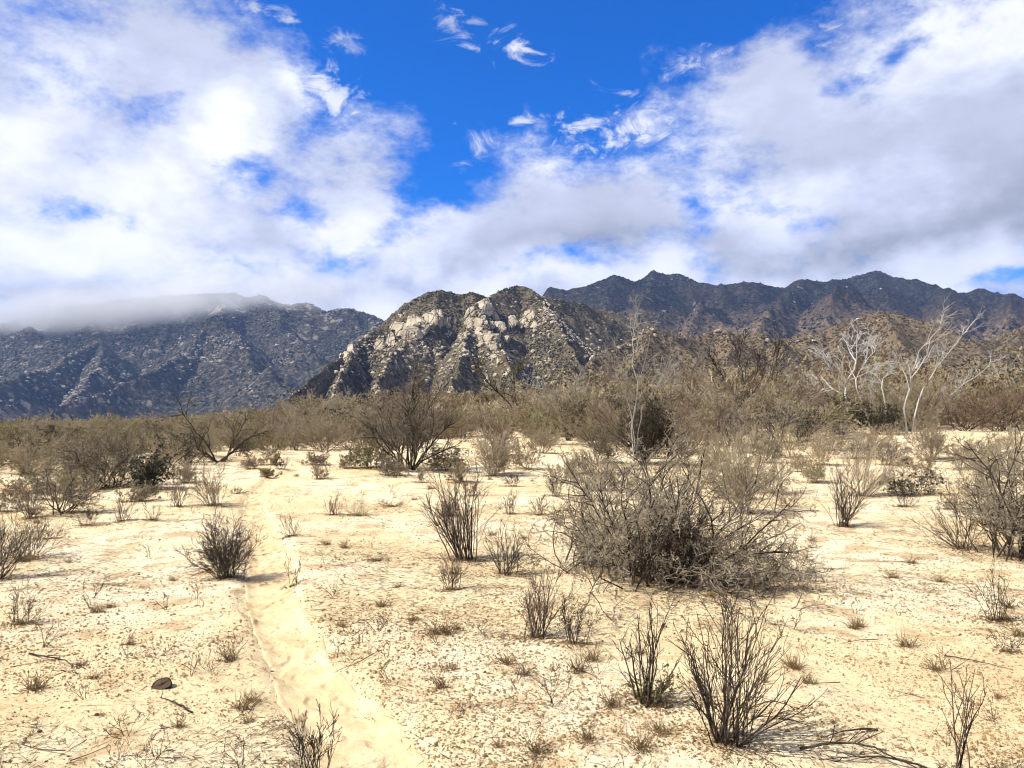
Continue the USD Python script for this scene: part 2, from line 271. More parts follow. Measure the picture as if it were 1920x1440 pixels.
z_hill = mountain('hill', HILL_RIDGES, (960, 2420), (700, 2100), (620, 200), .5, 1.4, .05, M_HILL, 'low brown foothills with pale rocks below the dark right range', 51, .11, 'hill')

def haze():
    lo, hi = np.array([-6500, -1200, -110.0]), np.array([6500, 6500, 820.0])
    v = np.array([[a, b, c] for c in (lo[2], hi[2]) for b in (lo[1], hi[1]) for a in (lo[0], hi[0])])
    f = np.array([[0, 2, 3, 1], [4, 5, 7, 6], [0, 1, 5, 4], [2, 6, 7, 3], [0, 4, 6, 2], [1, 3, 7, 5]])
    n = Nodes(); o = n.add('principled_volume', {'color': (.32, .53, 1.0), 'density': HAZE, 'anisotropy': .25}) + '.volume'
    m = n.build('/World/Looks/haze_look', volume=o)
    put('haze', (v, f), m, kind='stuff', label='thin blue haze in the air over the plain and mountains', category='haze')
HAZE = 3.3e-5

# ------------------------------------------------------------------ bare shrubs and trees: grown polylines swept to tapered tubes
def unit(v): return v / np.maximum(np.linalg.norm(v, axis=-1, keepdims=True), 1e-9)
def walk(rng, p, d, L, K, wob, trop=0.0):
    """N polylines of K points from p along d, wobbling and bending up (trop > 0) or down"""
    P = np.empty((len(p), K, 3)); P[:, 0] = p; d = unit(d); step = (L / (K - 1))[:, None]
    for k in range(1, K):
        P[:, k] = P[:, k - 1] + d * step
        d = unit(d + wob * rng.normal(size=d.shape) + trop * np.array([0, 0, 1.0]) / K)
    return P
def tubes(P, r0, r1, sides=3):
    """one mesh of all polylines, radius r0 -> r1"""
    n, K, _ = P.shape
    if n == 0: return np.zeros((0, 3)), np.zeros((0, 4), int)
    T = unit(np.gradient(P, axis=1)); a = unit(np.cross(T, np.where(np.abs(T[..., 2:]) < .9, [0, 0, 1.0], [1.0, 0, 0]))); b = np.cross(T, a)
    ang = np.arange(sides) * 2 * np.pi / sides
    r = (np.broadcast_to(r0, (n,))[:, None] + (np.broadcast_to(r1, (n,)) - np.broadcast_to(r0, (n,)))[:, None] * np.linspace(0, 1, K))[..., None, None]
    v = P[:, :, None] + r * (np.cos(ang)[:, None] * a[:, :, None] + np.sin(ang)[:, None] * b[:, :, None])
    q = quads(K, sides, True); f = (np.arange(n)[:, None, None] * K * sides + q[None]).reshape(-1, 4)
    return v.reshape(-1, 3), f
def joined(*vf):
    V, Q, n = [], [], 0
    for v, f in vf:
        if len(v) == 0: continue
        f = np.asarray(f); f = np.vstack([f[:, [0, 1, 2]], f[:, [0, 2, 3]]]) if f.shape[1] == 4 else f
        V.append(v); Q.append(f + n); n += len(v)
    return np.vstack(V), np.vstack(Q)
def sprout(rng, P, L, n, t0, t1, ang, ratio, K, wob, trop, up=0.0):
    """n children on each parent polyline between t0 and t1, leaving at about ang degrees"""
    N_, Kp, _ = P.shape; i = np.repeat(np.arange(N_), n); t = rng.uniform(t0, t1, len(i)); s = t * (Kp - 1); k = np.minimum(s.astype(int), Kp - 2); w = (s - k)[:, None]
    p = P[i, k] * (1 - w) + P[i, k + 1] * w; tan = unit(P[i, k + 1] - P[i, k])
    side = unit(np.cross(tan, rng.normal(size=tan.shape))); a = np.radians(ang) * rng.uniform(.6, 1.35, (len(i), 1))
    d = np.cos(a) * tan + np.sin(a) * side + np.array([0, 0, up])
    l = L[i] * ratio * rng.uniform(.45, 1.15, len(i)) * (1.15 - .6 * t)
    return walk(rng, p, d, l, K, wob, trop), l, i
def leaf_quads(rng, p, size, flat=.5):
    n = len(p); d = unit(rng.normal(size=(n, 3))); s = unit(np.cross(d, rng.normal(size=(n, 3)))); u = np.cross(d, s)
    L = (size * rng.uniform(.6, 1.4, n))[:, None]
    v = np.stack([p, p + d * L * .5 + s * L * .28 + u * L * .1, p + d * L, p + d * L * .5 - s * L * .28 + u * L * .1], 1)
    return v.reshape(-1, 3), np.arange(4 * n).reshape(-1, 4)
def along(rng, P, n, t0=.2):
    i = rng.integers(0, len(P), n); s = rng.uniform(t0, 1, n) * (P.shape[1] - 1); k = np.minimum(s.astype(int), P.shape[1] - 2); w = (s - k)[:, None]
    return P[i, k] * (1 - w) + P[i, k + 1] * w

def bark_look(n, dark, light, scale=60.):
    P = n.add('texture_coordinate') + '.object'; a = n.noise(P, scale, 3, .7); r = n.add('object_info') + '.random'; isl = n.add('geometry') + '.random_per_island'
    f = n.math('add', n.math('multiply', f'{a}.fac', .7), n.math('multiply_add', isl, .5, n.math('multiply_add', r, .42, -.31)))
    col = n.add('rgb_ramp', {'fac': f, 'ramp': [(.2, dark), (.85, light)]}) + '.color'
    return princ(n, col, .9, None, .15)
def leaf_look(n, dark, light):
    isl = n.add('geometry') + '.random_per_island'; col = n.add('rgb_ramp', {'fac': isl, 'ramp': [(0, dark), (1, light)]}) + '.color'
    a = princ(n, col, .7, None, .2); t = n.add('translucent_bsdf', {'color': col}) + '.BSDF'
    return n.add('mix_closure', {'fac': .3, 'closure1': a, 'closure2': t}) + '.closure'
BARK = {'pale': look('pale_grey_bark', lambda n: bark_look(n, (.16, .15, .13), (.42, .40, .37), 14.)), 'dark': look('dark_bark', lambda n: bark_look(n, (.026, .020, .015), (.17, .132, .098))), 'grey': look('grey_bark', lambda n: bark_look(n, (.13, .108, .078), (.50, .43, .325))),
        'tan': look('tan_twigs', lambda n: bark_look(n, (.24, .19, .12), (.64, .53, .36))), 'white': look('white_bark', lambda n: bark_look(n, (.26, .25, .225), (.68, .66, .62), 14.)),
        'red': look('reddish_twigs', lambda n: bark_look(n, (.14, .095, .062), (.44, .33, .235)))}
LEAF = {'dry': look('dry_leaves', lambda n: leaf_look(n, (.16, .10, .045), (.36, .255, .13))), 'olive': look('olive_leaves', lambda n: leaf_look(n, (.165, .148, .055), (.40, .355, .145))), 'green': look('dark_green_leaves', lambda n: leaf_look(n, (.018, .024, .012), (.085, .092, .045))),
        'lime': look('yellow_green_leaves', lambda n: leaf_look(n, (.19, .19, .03), (.40, .37, .09))), 'grass': look('dry_grass_blades', lambda n: leaf_look(n, (.20, .135, .06), (.42, .32, .16))), 'grey': look('grey_leaves', lambda n: leaf_look(n, (.25, .21, .125), (.60, .51, .35)))}

def shrub(name, seed, H, spread, stems=14, tilt=(5, 55), r=.006, base=.08, bark='dark', twig='grey', n1=5, n2=6, n3=0, a1=28, wob=.09, trop=.35, twig_r=.0022, ratio=(.62, .5, .5), leaves=0, leaf='dry', leaf_size=.02, lump=True, sides=4, lean=(0, 0), t1=.22, asp=None, **data):
    """a shrub of H metres with several stems from one foot; parts: stem (each), twigs, leaves"""
    rng = np.random.default_rng(seed); root = thing(name, **data)
    if asp is not None: tilt = (tilt[0], min(tilt[1], math.degrees(math.atan(asp)) * 1.45 + 8))
    az_, tl = rng.uniform(0, 2 * np.pi, stems), np.radians(tilt[0] + (tilt[1] - tilt[0]) * rng.uniform(0, 1, stems) ** .8)
    d = np.stack([np.sin(tl) * np.cos(az_) * spread + lean[0], np.sin(tl) * np.sin(az_) * spread + lean[1], np.cos(tl)], -1)
    p = np.stack([base * rng.normal(size=stems) * .6, base * rng.normal(size=stems) * .6, np.full(stems, -.03 * H - .01)], -1)
    L = H * rng.uniform(.62, 1.08, stems) * (1 + .35 * np.sin(tl)) if asp is None else H * rng.uniform(.76, 1.10, stems) / np.sqrt((np.sin(tl) / asp) ** 2 + np.cos(tl) ** 2)
    A = walk(rng, p, d, L, 8, wob, trop); rA = r * H * rng.uniform(.55, 1.25, stems)
    B, LB, iB = sprout(rng, A, L, n1, t1, .97, a1, ratio[0], 6, wob * 1.2, trop * .6); rB = rA[iB] * .5
    fine = [(B, rB)]
    C, LC, iC = sprout(rng, B, LB, n2, .15, 1, a1 * 1.3, ratio[1], 4, wob * 1.6, .1); tw = [tubes(C, np.maximum(rB[iC] * .5, twig_r), twig_r * .7)]
    tips = C
    if n3:
        D, LD, iD = sprout(rng, C, LC, n3, .2, 1, a1 * 1.7, ratio[2], 3, wob * 2, 0); tw.append(tubes(D, twig_r, twig_r * .6)); tips = D
    groups = [[k] for k in range(stems)] if (lump is False or stems <= 22) else [list(g) for g in np.array_split(np.argsort(az_), 12)]
    for g in groups:
        k = np.array(g); m = np.isin(iB, k)
        put('stem', joined(tubes(A[k], rA[k], rA[k] * .35, sides), tubes(B[m], rB[m], np.maximum(rB[m] * .35, twig_r), 3)), BARK[bark], root.GetPath())
    put('twigs', joined(*tw), BARK[twig], root.GetPath(), kind='stuff')
    if leaves: put('leaves', leaf_quads(rng, along(rng, tips, leaves), leaf_size), LEAF[leaf], root.GetPath(), kind='stuff')
    return root

def tree(name, seed, trunks, bark='white', twig=None, r0=.075, n1=7, n2=6, n3=4, a=38, twig_r=.006, ratio=(.5, .5, .5), leaves=0, leaf='olive', leaf_size=.05, skirt=0, skirt_leaf='green', skirt_r=(1.2, 1.4), wob=.13, t0=.3, **data):
    """a bare tree: trunks are polylines in metres; parts: trunk (each), limb (each), twigs, leaves"""
    rng = np.random.default_rng(seed); root = thing(name, **data); tips = []; tw = []
    for T in trunks:
        T = np.asarray(T, float); s = np.linspace(0, 1, len(T)); A = np.stack([np.interp(np.linspace(0, 1, 12), s, T[:, c]) for c in range(3)], -1)[None]
        A[0, 1:-1] += rng.normal(size=(10, 3)) * .03 * np.linalg.norm(T[-1] - T[0]) / 4
        L = np.array([np.linalg.norm(np.diff(A[0], axis=0), axis=1).sum()]); k = r0 * L[0] / 4
        put('trunk', joined(tubes(A, k, k * .22, 7)), BARK[bark], root.GetPath(), smooth=True)
        B, LB, _ = sprout(rng, A, L, n1, t0, .96, a, ratio[0], 7, wob, .25)
        for j in range(n1): put('limb', joined(tubes(B[j:j + 1], k * .48, k * .14, 5)), BARK[bark], root.GetPath(), smooth=True)
        C, LC, _ = sprout(rng, B, LB, n2, .25, 1, a * 1.1, ratio[1], 5, wob * 1.2, .15); D, LD, _ = sprout(rng, C, LC, n3, .2, 1, a * 1.2, ratio[2], 4, wob * 1.4, .05)
        A2, LA2, _ = sprout(rng, A, L, 3, .8, 1, a * .7, .3, 5, wob, .1); D2, _, _ = sprout(rng, A2, LA2, n3 + 2, .2, 1, a, .6, 4, wob, 0)
        tw += [tubes(C, k * .15, twig_r, 3), tubes(D, twig_r, twig_r * .5, 3), tubes(A2, k * .2, twig_r, 3), tubes(D2, twig_r, twig_r * .5, 3)]; tips += [D, D2]
    put('twigs', joined(*tw), BARK[twig or bark], root.GetPath(), kind='stuff')
    if leaves:
        m = leaves // len(tips); put('leaves', joined(*[leaf_quads(rng, along(rng, t, m), leaf_size) for t in tips if len(t)]), LEAF[leaf], root.GetPath(), kind='stuff')
    return root
# ------------------------------------------------------------------ rocks and scrub of the mountains
import trimesh
def hit(px, py, zf, d0, d1):
    """where a photo pixel's ray meets a mountain"""
    x, z = ray(px, py); d = np.linspace(d0, d1, 1500); hh = zf(x * d, d); m = CAMZ + z * d <= hh
    k = int(np.argmax(m)) if m.any() else int(np.argmin(CAMZ + z * d - hh)); return np.array([x * d[k], d[k], hh[k]])
def rock_mesh(seed, sub=2, flat=.75, amp=.35, cuts=7, lo=.6):
    m = trimesh.creation.icosphere(sub, 1.0); v = np.array(m.vertices); rng = np.random.default_rng(seed)
    for _ in range(cuts):                                   # flat joints cut off the round
        n = unit(rng.normal(size=3)); c = rng.uniform(lo, .92); s = v @ n; v = v - np.maximum(s - c, 0)[:, None] * n
    v = v * (1 + amp * (meshkit.fbm(v * 1.6 + seed * 9, 3, seed) - .5))[:, None] * [1, rng.uniform(.7, 1), flat]
    return v, np.array(m.faces)
def rock_look(n, a, b, c, scale=1.0):
    P = n.add('geometry') + '.position'; r = n.add('object_info') + '.random'; isl = n.add('geometry') + '.random_per_island'
    s = n.add('vector_math', {'math_type': 'multiply', 'vector1': P, 'vector2': (.09 * scale, .09 * scale, .022 * scale)}) + '.vector'
    k = n.noise(s, 1.0, 5, .65); f = n.noise(P, .5 * scale, 4, .7)
    col = n.add('rgb_ramp', {'fac': n.math('add', n.math('multiply', f'{k}.fac', .75), n.math('multiply_add', f'{f}.fac', .35, n.math('multiply_add', isl, .2, -.15))), 'ramp': [(.25, a), (.5, b), (.75, c)]}) + '.color'
    jp = n.add('vector_math', {'math_type': 'multiply_add', 'vector1': f'{n.noise(P, .06 * scale, 3, .6)}.color', 'vector2': (14 / scale,) * 3, 'vector3': P}) + '.vector'
    jv = n.add('vector_math', {'math_type': 'multiply', 'vector1': jp, 'vector2': (.085 * scale, .085 * scale, .045 * scale)}) + '.vector'
    jd = n.add('voronoi_texture', {'feature': 'distance_to_edge', 'vector': jv, 'scale': 1.0}) + '.distance'; joint = n.smooth(jd, .0, .10)
    col = n.mix(n.math('multiply_add', joint, -.42, .42), col, (.07, .058, .042))
    bump = n.add('bump', {'height': n.math('add', n.math('add', f'{f}.fac', f'{k}.fac'), joint), 'strength': .9, 'distance': 2.5 / scale}) + '.normal'
    return princ(n, col, .95, bump, .1)
GRAN = look('pale_granite', lambda n: rock_look(n, (.15, .12, .08), (.36, .30, .21), (.47, .40, .29)))
SLAB = look('slab_granite', lambda n: rock_look(n, (.24, .195, .135), (.45, .385, .28), (.56, .49, .37), .55))
GRANF = look('weathered_granite', lambda n: rock_look(n, (.14, .125, .11), (.30, .27, .235), (.42, .385, .34)))
def cover_look(n, c, d):
    isl = n.add('geometry') + '.random_per_island'; return princ(n, n.add('rgb_ramp', {'fac': isl, 'ramp': [(0, c), (1, d)]}) + '.color', 1.0, None, .05)
BRUSH = [look(k, lambda n, c=c, d=d: cover_look(n, c, d)) for k, c, d in (('dark_brush', (.022, .022, .013), (.075, .062, .034)), ('brown_brush', (.048, .037, .021), (.15, .112, .062)), ('far_brush', (.014, .016, .012), (.042, .036, .028)))]
ICO = trimesh.creation.icosahedron(); OCT = (np.array([[1, 0, 0], [-1, 0, 0], [0, 1, 0], [0, -1, 0], [0, 0, 1], [0, 0, -1.0]]), np.array([[0, 2, 4], [2, 1, 4], [1, 3, 4], [3, 0, 4], [2, 0, 5], [1, 2, 5], [3, 1, 5], [0, 3, 5]]))
def scattered(seed, P, size, shape, squash=(.6, 1.0), jitter=.35):
    """one mesh of many small lumps, each bent out of shape"""
    rng = np.random.default_rng(seed); v0, f0 = np.asarray(shape[0]), np.asarray(shape[1]); n = len(P)
    a = rng.uniform(0, 2 * np.pi, n); c, s = np.cos(a)[:, None], np.sin(a)[:, None]
    v = v0[None] * (1 + jitter * rng.normal(size=(n, len(v0), 1)).clip(-1.5, 1.5))
    v = np.stack([v[..., 0] * c - v[..., 1] * s, v[..., 0] * s + v[..., 1] * c, v[..., 2] * rng.uniform(*squash, (n, 1))], -1) * np.asarray(size)[:, None, None] + P[:, None]
    return v.reshape(-1, 3), (np.arange(n)[:, None, None] * len(v0) + f0[None]).reshape(-1, 3)
def strewn(seed, zf, pxr, dr, n, mask=None, zmin=8):
    rng = np.random.default_rng(seed); px, d = rng.uniform(*pxr, n * 3), np.sqrt(rng.uniform(dr[0]**2, dr[1]**2, n * 3)); x = (px - 960) / F * d; z = zf(x, d)
    e = 6.0; sl = np.hypot(zf(x + e, d) - z, zf(x, d + e) - z) / e; keep = z > zmin
    if mask is not None: keep &= rng.uniform(size=len(x)) < mask(x, d, z, sl)
    P = np.stack([x, d, z], -1)[keep][:n]; return P, sl[keep][:n]
def crest(zf, x, y, z, e): return z - .25 * (zf(x + e, y) + zf(x - e, y) + zf(x, y + e) + zf(x, y - e))
def heavy(rng, n, lo, hi, k=2.2): return lo * (1 - rng.uniform(size=n) * (1 - (lo / hi) ** k)) ** (-1 / k)
R2 = np.random.default_rng(99)
def brush(name, seed, zf, pxr, dr, n, size, mat, label, shape, bias=.0):
    P, sl = strewn(seed, zf, pxr, dr, n, lambda x, y, z, s: np.clip(.25 + 4.5 * (fbm(x, y, 5 / dr[0] * 3, 5, seed) + .06 + bias) - crest(zf, x, y, z, dr[0] * .01) / dr[0] * 70, .04, 1))
    put(name, scattered(seed, P, R2.uniform(*size, len(P)), shape), mat, kind='stuff', label=label, category='brush')
brush('mountain_brush', 3, z_peak, (470, 1320), (950, 1900), 21000, (1.0, 2.8), BRUSH[0], 'dark brush covering the slopes of the rocky centre peak', OCT)
brush('hill_brush', 4, z_hill, (960, 2100), (720, 1700), 20000, (1.2, 3.0), BRUSH[1], 'brown leafless brush covering the low foothills at right', OCT, .16)
brush('far_brush', 5, z_left, (-150, 900), (2400, 4600), 11000, (3.0, 7.5), BRUSH[2], 'dark brush dotting the far mountain at left', OCT)
brush('range_brush', 6, z_range, (860, 2150), (2300, 4700), 15000, (3.0, 8.5), BRUSH[2], 'dark trees and brush covering the right mountain range', OCT)
def boulders_stuff(name, seed, zf, pxr, dr, n, lo, hi, mat, label, scale, thr=.06, gain=6):
    P, sl = strewn(seed, zf, pxr, dr, n, lambda x, y, z, s: np.clip((fbm(x, y, scale, 4, seed) - thr) * gain + .05 + .25 * (s - .7) + crest(zf, x, y, z, .08 / scale) * scale * 9, .015, 1))
    put(name, scattered(seed, P, heavy(R2, len(P), lo, hi), (ICO.vertices, ICO.faces), (.55, .95), .2), mat, kind='stuff', label=label, category='boulders')
boulders_stuff('small_boulders', 7, z_peak, (470, 1320), (950, 1800), 11000, 1.8, 6.0, SLAB, 'small pale granite boulders strewn over the centre peak', 1 / 130)
boulders_stuff('hill_boulders', 8, z_hill, (960, 2050), (750, 1650), 1700, .7, 3.2, GRAN, 'small pale boulders strewn over the brown foothills', 1 / 120, .10)
boulders_stuff('far_boulders', 9, z_left, (-150, 900), (2400, 4600), 6500, 3.5, 15., GRANF, 'pale boulders dotting the far left mountain', 1 / 330, .05)
boulders_stuff('range_boulders', 10, z_range, (860, 2150), (2500, 4700), 2200, 3.0, 9., GRANF, 'few pale boulders on the dark right range', 1 / 330, .12)

# granite slabs bared on the two faces of the centre peak: (photo pixel, half sizes in photo pixels, lean)
SLABS_L = [(752, 622, 20, 22, -18), (776, 612, 22, 26, -12), (800, 604, 20, 24, -8), (772, 630, 26, 14, 0), (730, 640, 14, 16, -20), (822, 600, 12, 20, 5), (838, 606, 9, 15, 10), (712, 648, 11, 12, -25), (660, 660, 10, 14, -20), (648, 672, 9, 12, -20)]
SLABS_R = [(904, 580, 17, 22, 8), (884, 592, 12, 20, 14), (922, 592, 15, 20, -10), (900, 612, 18, 18, 5), (932, 614, 14, 17, -12), (915, 634, 16, 14, 0), (893, 630, 10, 13, 12), (944, 634, 11, 12, -14), (926, 652, 11, 10, 0), (994, 594, 10, 12, -6), (1004, 612, 9, 10, -6), (982, 604, 8, 10, 4), (958, 602, 9, 12, 0), (1026, 572, 8, 8, 0)]
def slabs(spec, seed0, label, group, extra=0):
    rg = np.random.default_rng(seed0); spec = spec + [(a + rg.uniform(-1, 1) * rx * 1.1, b + rg.uniform(-.7, 1.2) * ry, rx * rg.uniform(.3, .6), ry * rg.uniform(.3, .6), rg.uniform(-20, 20)) for a, b, rx, ry, _ in spec for _ in range(extra)]
    for k, (px, py, rx, ry, lean) in enumerate(spec):
        p = hit(px, py, z_peak, 1000, 1900); s = p[1] / F; v, f = rock_mesh(seed0 + k, 4, 1.0, .30, 15, .5)
        v = v * np.array([rx, .30 * (rx + ry), ry * 1.3]) * s * 1.25; t = math.radians(42); v = np.stack([v[:, 0], v[:, 1] * math.cos(t) + v[:, 2] * math.sin(t), -v[:, 1] * math.sin(t) + v[:, 2] * math.cos(t)], -1)
        u = unit(v) * 1.0; cr = np.abs(meshkit.noise(np.stack([v[:, 0] / 9 + seed0, v[:, 1] / 30, v[:, 2] / 45], -1), seed0 + k) - .5); v = v * (1 - .14 * np.exp(-(cr / .045) ** 2) + .10 * (meshkit.fbm(v / 12 + k, 3, k) - .5))[:, None]
        a = math.radians(lean); v = np.stack([v[:, 0] * math.cos(a) + v[:, 2] * math.sin(a), v[:, 1], -v[:, 0] * math.sin(a) + v[:, 2] * math.cos(a)], -1)
        put('granite_slab', (v + p + [0, .20 * rx * s, 0], f), SLAB, smooth=24, label=label, category='rock', group=group)
slabs(SLABS_L, 300, "pale smooth granite slab bared on the left face of the centre peak", 'granite slabs on the left face of the centre peak', 1)
slabs(SLABS_R, 340, "pale jointed granite block in the cliff under the right summit of the centre peak", 'granite blocks of the cliff on the right face of the centre peak', 3)
# single boulders big enough to be told apart
first = []
for k in range(5):
    n_ = name_for('boulder'); put_ = usdkit.mesh(stage, n_, rock_mesh(60 + k, 2), SLAB, 35).GetPrim(); first.append(put_)
P, _ = strewn(70, z_peak, (560, 1180), (1000, 1750), 170, lambda x, y, z, s: np.clip((fbm(x, y, 1 / 130, 4, 7) - .02) * 5 + .1, .03, 1))
SPOT = [(805, 690), (815, 684), (690, 680), (630, 700), (900, 690), (1000, 660), (1010, 672), (1090, 640), (1100, 650), (1085, 628), (880, 740), (660, 700), (740, 665), (720, 680), (960, 660), (980, 700), (1060, 700), (930, 706), (1125, 640), (850, 680), (760, 690), (870, 668), (700, 700), (640, 690)]
P = np.vstack([P, [hit(a, b, z_peak, 1000, 1900) for a, b in SPOT]]); S = np.r_[heavy(R2, len(P) - len(SPOT), 2.6, 6.5), R2.uniform(3.5, 6.5, len(SPOT))]
Q, _ = strewn(71, z_hill, (1000, 1950), (780, 1600), 60, lambda x, y, z, s: np.clip((fbm(x, y, 1 / 120, 4, 8) - .02) * 5 + .1, .03, 1))
SPOTH = [(1215, 612), (1208, 618), (1222, 620), (1200, 626), (1228, 630), (1190, 640), (1150, 660), (1160, 655), (1345, 622), (1520, 632), (1525, 640), (1610, 600), (1440, 640), (1180, 650), (1110, 655)]
Q = np.vstack([Q, [hit(a, b, z_hill, 780, 1700) for a, b in SPOTH]]); SQ = np.r_[heavy(R2, len(Q) - len(SPOTH), 2., 4.5), R2.uniform(3, 6, len(SPOTH))]
def boulder(k, p, s, label, group):
    c = first[k % 5]; rot = R2.uniform(0, 360); loc = p + [0, 0, .15 * s]; sc = s * R2.uniform(.75, 1.25, 3)
    if k < 5:
        xf = UsdGeom.Xformable(c); xf.AddTranslateOp().Set(tuple(map(float, loc))); xf.AddRotateZOp().Set(float(rot)); xf.AddScaleOp().Set(tuple(map(float, sc))); tag(c, label, 'boulder', group)
    else:
        m = UsdGeom.Mesh.Define(stage, name_for('boulder')); m.GetPrim().GetReferences().AddInternalReference(c.GetPath())
        o = {x.GetOpName(): x for x in m.GetOrderedXformOps()}
        o['xformOp:translate'].Set(tuple(map(float, loc))); o['xformOp:rotateZ'].Set(float(rot)); o['xformOp:scale'].Set(tuple(map(float, sc))); tag(m.GetPrim(), label, 'boulder', group)
for k in range(len(P)): boulder(k, P[k], S[k], 'pale granite boulder lying among brush on the rocky centre peak', 'boulders on the centre peak')
for k in range(len(Q)): boulder(5 + k, Q[k], SQ[k], 'pale granite boulder standing out of the brown brush on the foothills at right', 'boulders on the foothills')
# ------------------------------------------------------------------ the cloud bank lying on the far left mountain: a real volume with ragged edges
def cloud_bank():
    c = P3(150, 586, 3900); R = np.array([1950.0, 520.0, 130.0]); K = .10
    m = trimesh.creation.icosphere(4, 1.0); v = np.array(m.vertices)
    n = Nodes(); P = n.add('geometry') + '.position'
    o = n.add('vector_math', {'math_type': 'subtract', 'vector1': P, 'vector2': tuple(c)}) + '.vector'
    s = n.add('separate_xyz', {'vector': o}); z = n.math('subtract', f'{s}.z', n.math('multiply', f'{s}.x', K))
    o = n.add('combine_xyz', {'x': f'{s}.x', 'y': f'{s}.y', 'z': z}) + '.vector'
    u = n.add('vector_math', {'math_type': 'multiply', 'vector1': o, 'vector2': tuple(1 / R)}) + '.vector'
    r = n.add('vector_math', {'math_type': 'length', 'vector1': u}) + '.value'
    a = n.noise(P, 1 / 300, 4, .6)
    f = n.math('multiply_add', f'{a}.fac', 1.9, n.math('subtract', -.02, r))
    d = n.math('multiply', n.smooth(f, .0, .7), CLOUD_DENS)
    vol = n.add('principled_volume', {'color': (1, 1, 1), 'density': d, 'anisotropy': -.1}) + '.volume'
    v = v * R; v[:, 2] += K * v[:, 0]
    put('cloud', (v + c, m.faces), n.build('/World/Looks/cloud_look', volume=vol), kind='stuff', label='grey-white cloud bank hiding the summit of the far left mountain', category='cloud')
CLOUD_DENS = .0042
cloud_bank()
# ------------------------------------------------------------------ shrubs and trees that can be told apart
def spot(px, py):
    x, y = on_ground(px, py); return (x, y, float(height(x, y)) - .01), y
FEET = []                                               # (x, y, radius): where litter gathers
def place_shrub(name, px, by, ty, hw, label, style='wand', seed=0, cat='shrub', **kw):
    loc, d = spot(px, by); H = (by - ty) / F * d; W = hw / F * d; FEET.append((loc[0], loc[1], W * 1.1)); tl = math.degrees(math.atan2(W, H * .8))
    P = dict(wand=dict(stems=18, tilt=(2, 62), n1=5, n2=4, a1=27, wob=.085, trop=.2, bark='dark', twig='dark', r=.0066, base=.05 + .1 * W, ratio=(.5, .45, .5), t1=.22),
             ball=dict(stems=34, tilt=(3, 78), n1=6, n2=6, a1=34, wob=.11, trop=.12, bark='dark', twig='dark', r=.0058, base=.08, ratio=(.5, .5, .5)),
             tangle=dict(stems=22, tilt=(4, 82), n1=8, n2=6, n3=3, a1=42, wob=.17, trop=.05, bark='dark', twig='grey', r=.008, base=.12 + .12 * W, ratio=(.55, .52, .5)),
             fan=dict(stems=20, tilt=(4, 72), n1=7, n2=7, n3=2, a1=30, wob=.11, trop=.15, bark='grey', twig='tan', r=.0066, base=.08, ratio=(.52, .5, .5)))[style]
    P['asp'] = W / H; P['lean'] = tuple(np.random.default_rng(seed + 77).uniform(-.14, .14, 2))
    P = {**P, **kw}; P.setdefault('twig_r', max(.0014, .00014 * d)); c = math.cos(math.radians(min(tl, 50)) * .5)
    return shrub(name, seed, H * 1.05, 1.0, loc=loc, label=label, category=cat, **P)
S = place_shrub
# near
S('dry_shrub', 428, 1083, 958, 62, 'dense dark leafless shrub standing at the left edge of the sandy footpath', 'ball', 1, lean=(-.10, 0), stems=64, n1=7, n2=6)
S('dry_shrub', 1360, 1388, 1112, 92, 'black-stemmed bare shrub with many upright stems, nearest large one at lower right', 'wand', 2, stems=36, n1=5, n2=3, asp=.46, leaves=40, leaf='olive', leaf_size=.022)
S('dry_shrub', 1205, 1310, 1090, 52, 'upright bare shrub above green-leaved sprouts, left of the nearest one', 'wand', 3, stems=12, n1=4, n2=2, r=.0085, tilt=(1, 20))
S('leafy_shrub', 1225, 1318, 1235, 58, 'low twiggy sprouts with sparse olive leaves around the foot of an upright bare shrub', 'ball', 4, stems=22, n2=3, n1=4, leaves=420, leaf='olive', leaf_size=.017)
S('dry_shrub', 1005, 1195, 1048, 46, 'thin-stemmed brown shrub before the biggest tangle, left one of a close pair', 'wand', 5, stems=22, n1=5, twig='red')
S('dry_shrub', 1076, 1207, 1112, 40, 'small bare shrub with spreading stems, right one of a close pair before the big tangle', 'wand', 6, stems=16, tilt=(4, 45))
S('dry_shrub', 845, 1105, 1030, 30, 'small reddish-brown bare shrub below the tall whip-stemmed shrub', 'wand', 7, stems=18, bark='dark', twig='red')
S('dry_shrub', 868, 1050, 868, 66, 'tall whip-stemmed grey shrub left of the big tangled shrub', 'wand', 8, stems=30, n1=6, n2=5, twig='grey', leaves=260, leaf='grey', leaf_size=.02)
S('dry_shrub', 950, 1076, 968, 46, 'loose grey shrub of straight twigs touching the left side of the big tangled shrub', 'wand', 9, stems=22, n1=5, n2=4, twig='grey')
S('tangled_shrub', 1222, 1085, 818, 190, 'biggest tangled grey shrub in the middle of the clearing, dense with dry leaves', 'tangle', 10, stems=40, n1=9, n2=7, n3=4, asp=.95, leaves=6000, leaf='grey', leaf_size=.024, base=.42, twig_r=.0019, tilt=(2, 74))
S('tangled_shrub', 1262, 1092, 930, 105, 'dark dense shrub growing inside the right front of the biggest tangle', 'ball', 56, stems=48, n1=7, n2=7, n3=2, bark='dark', twig='dark', leaves=1500, leaf='dry', leaf_size=.02)
S('tangled_shrub', 1390, 1100, 985, 175, 'low sprawling grey shrub spreading to the right at the foot of the biggest tangle', 'tangle', 11, stems=28, n1=8, n2=7, n3=3, tilt=(20, 84), leaves=2600, leaf='grey', leaf_size=.02, base=.3, twig_r=.0016)
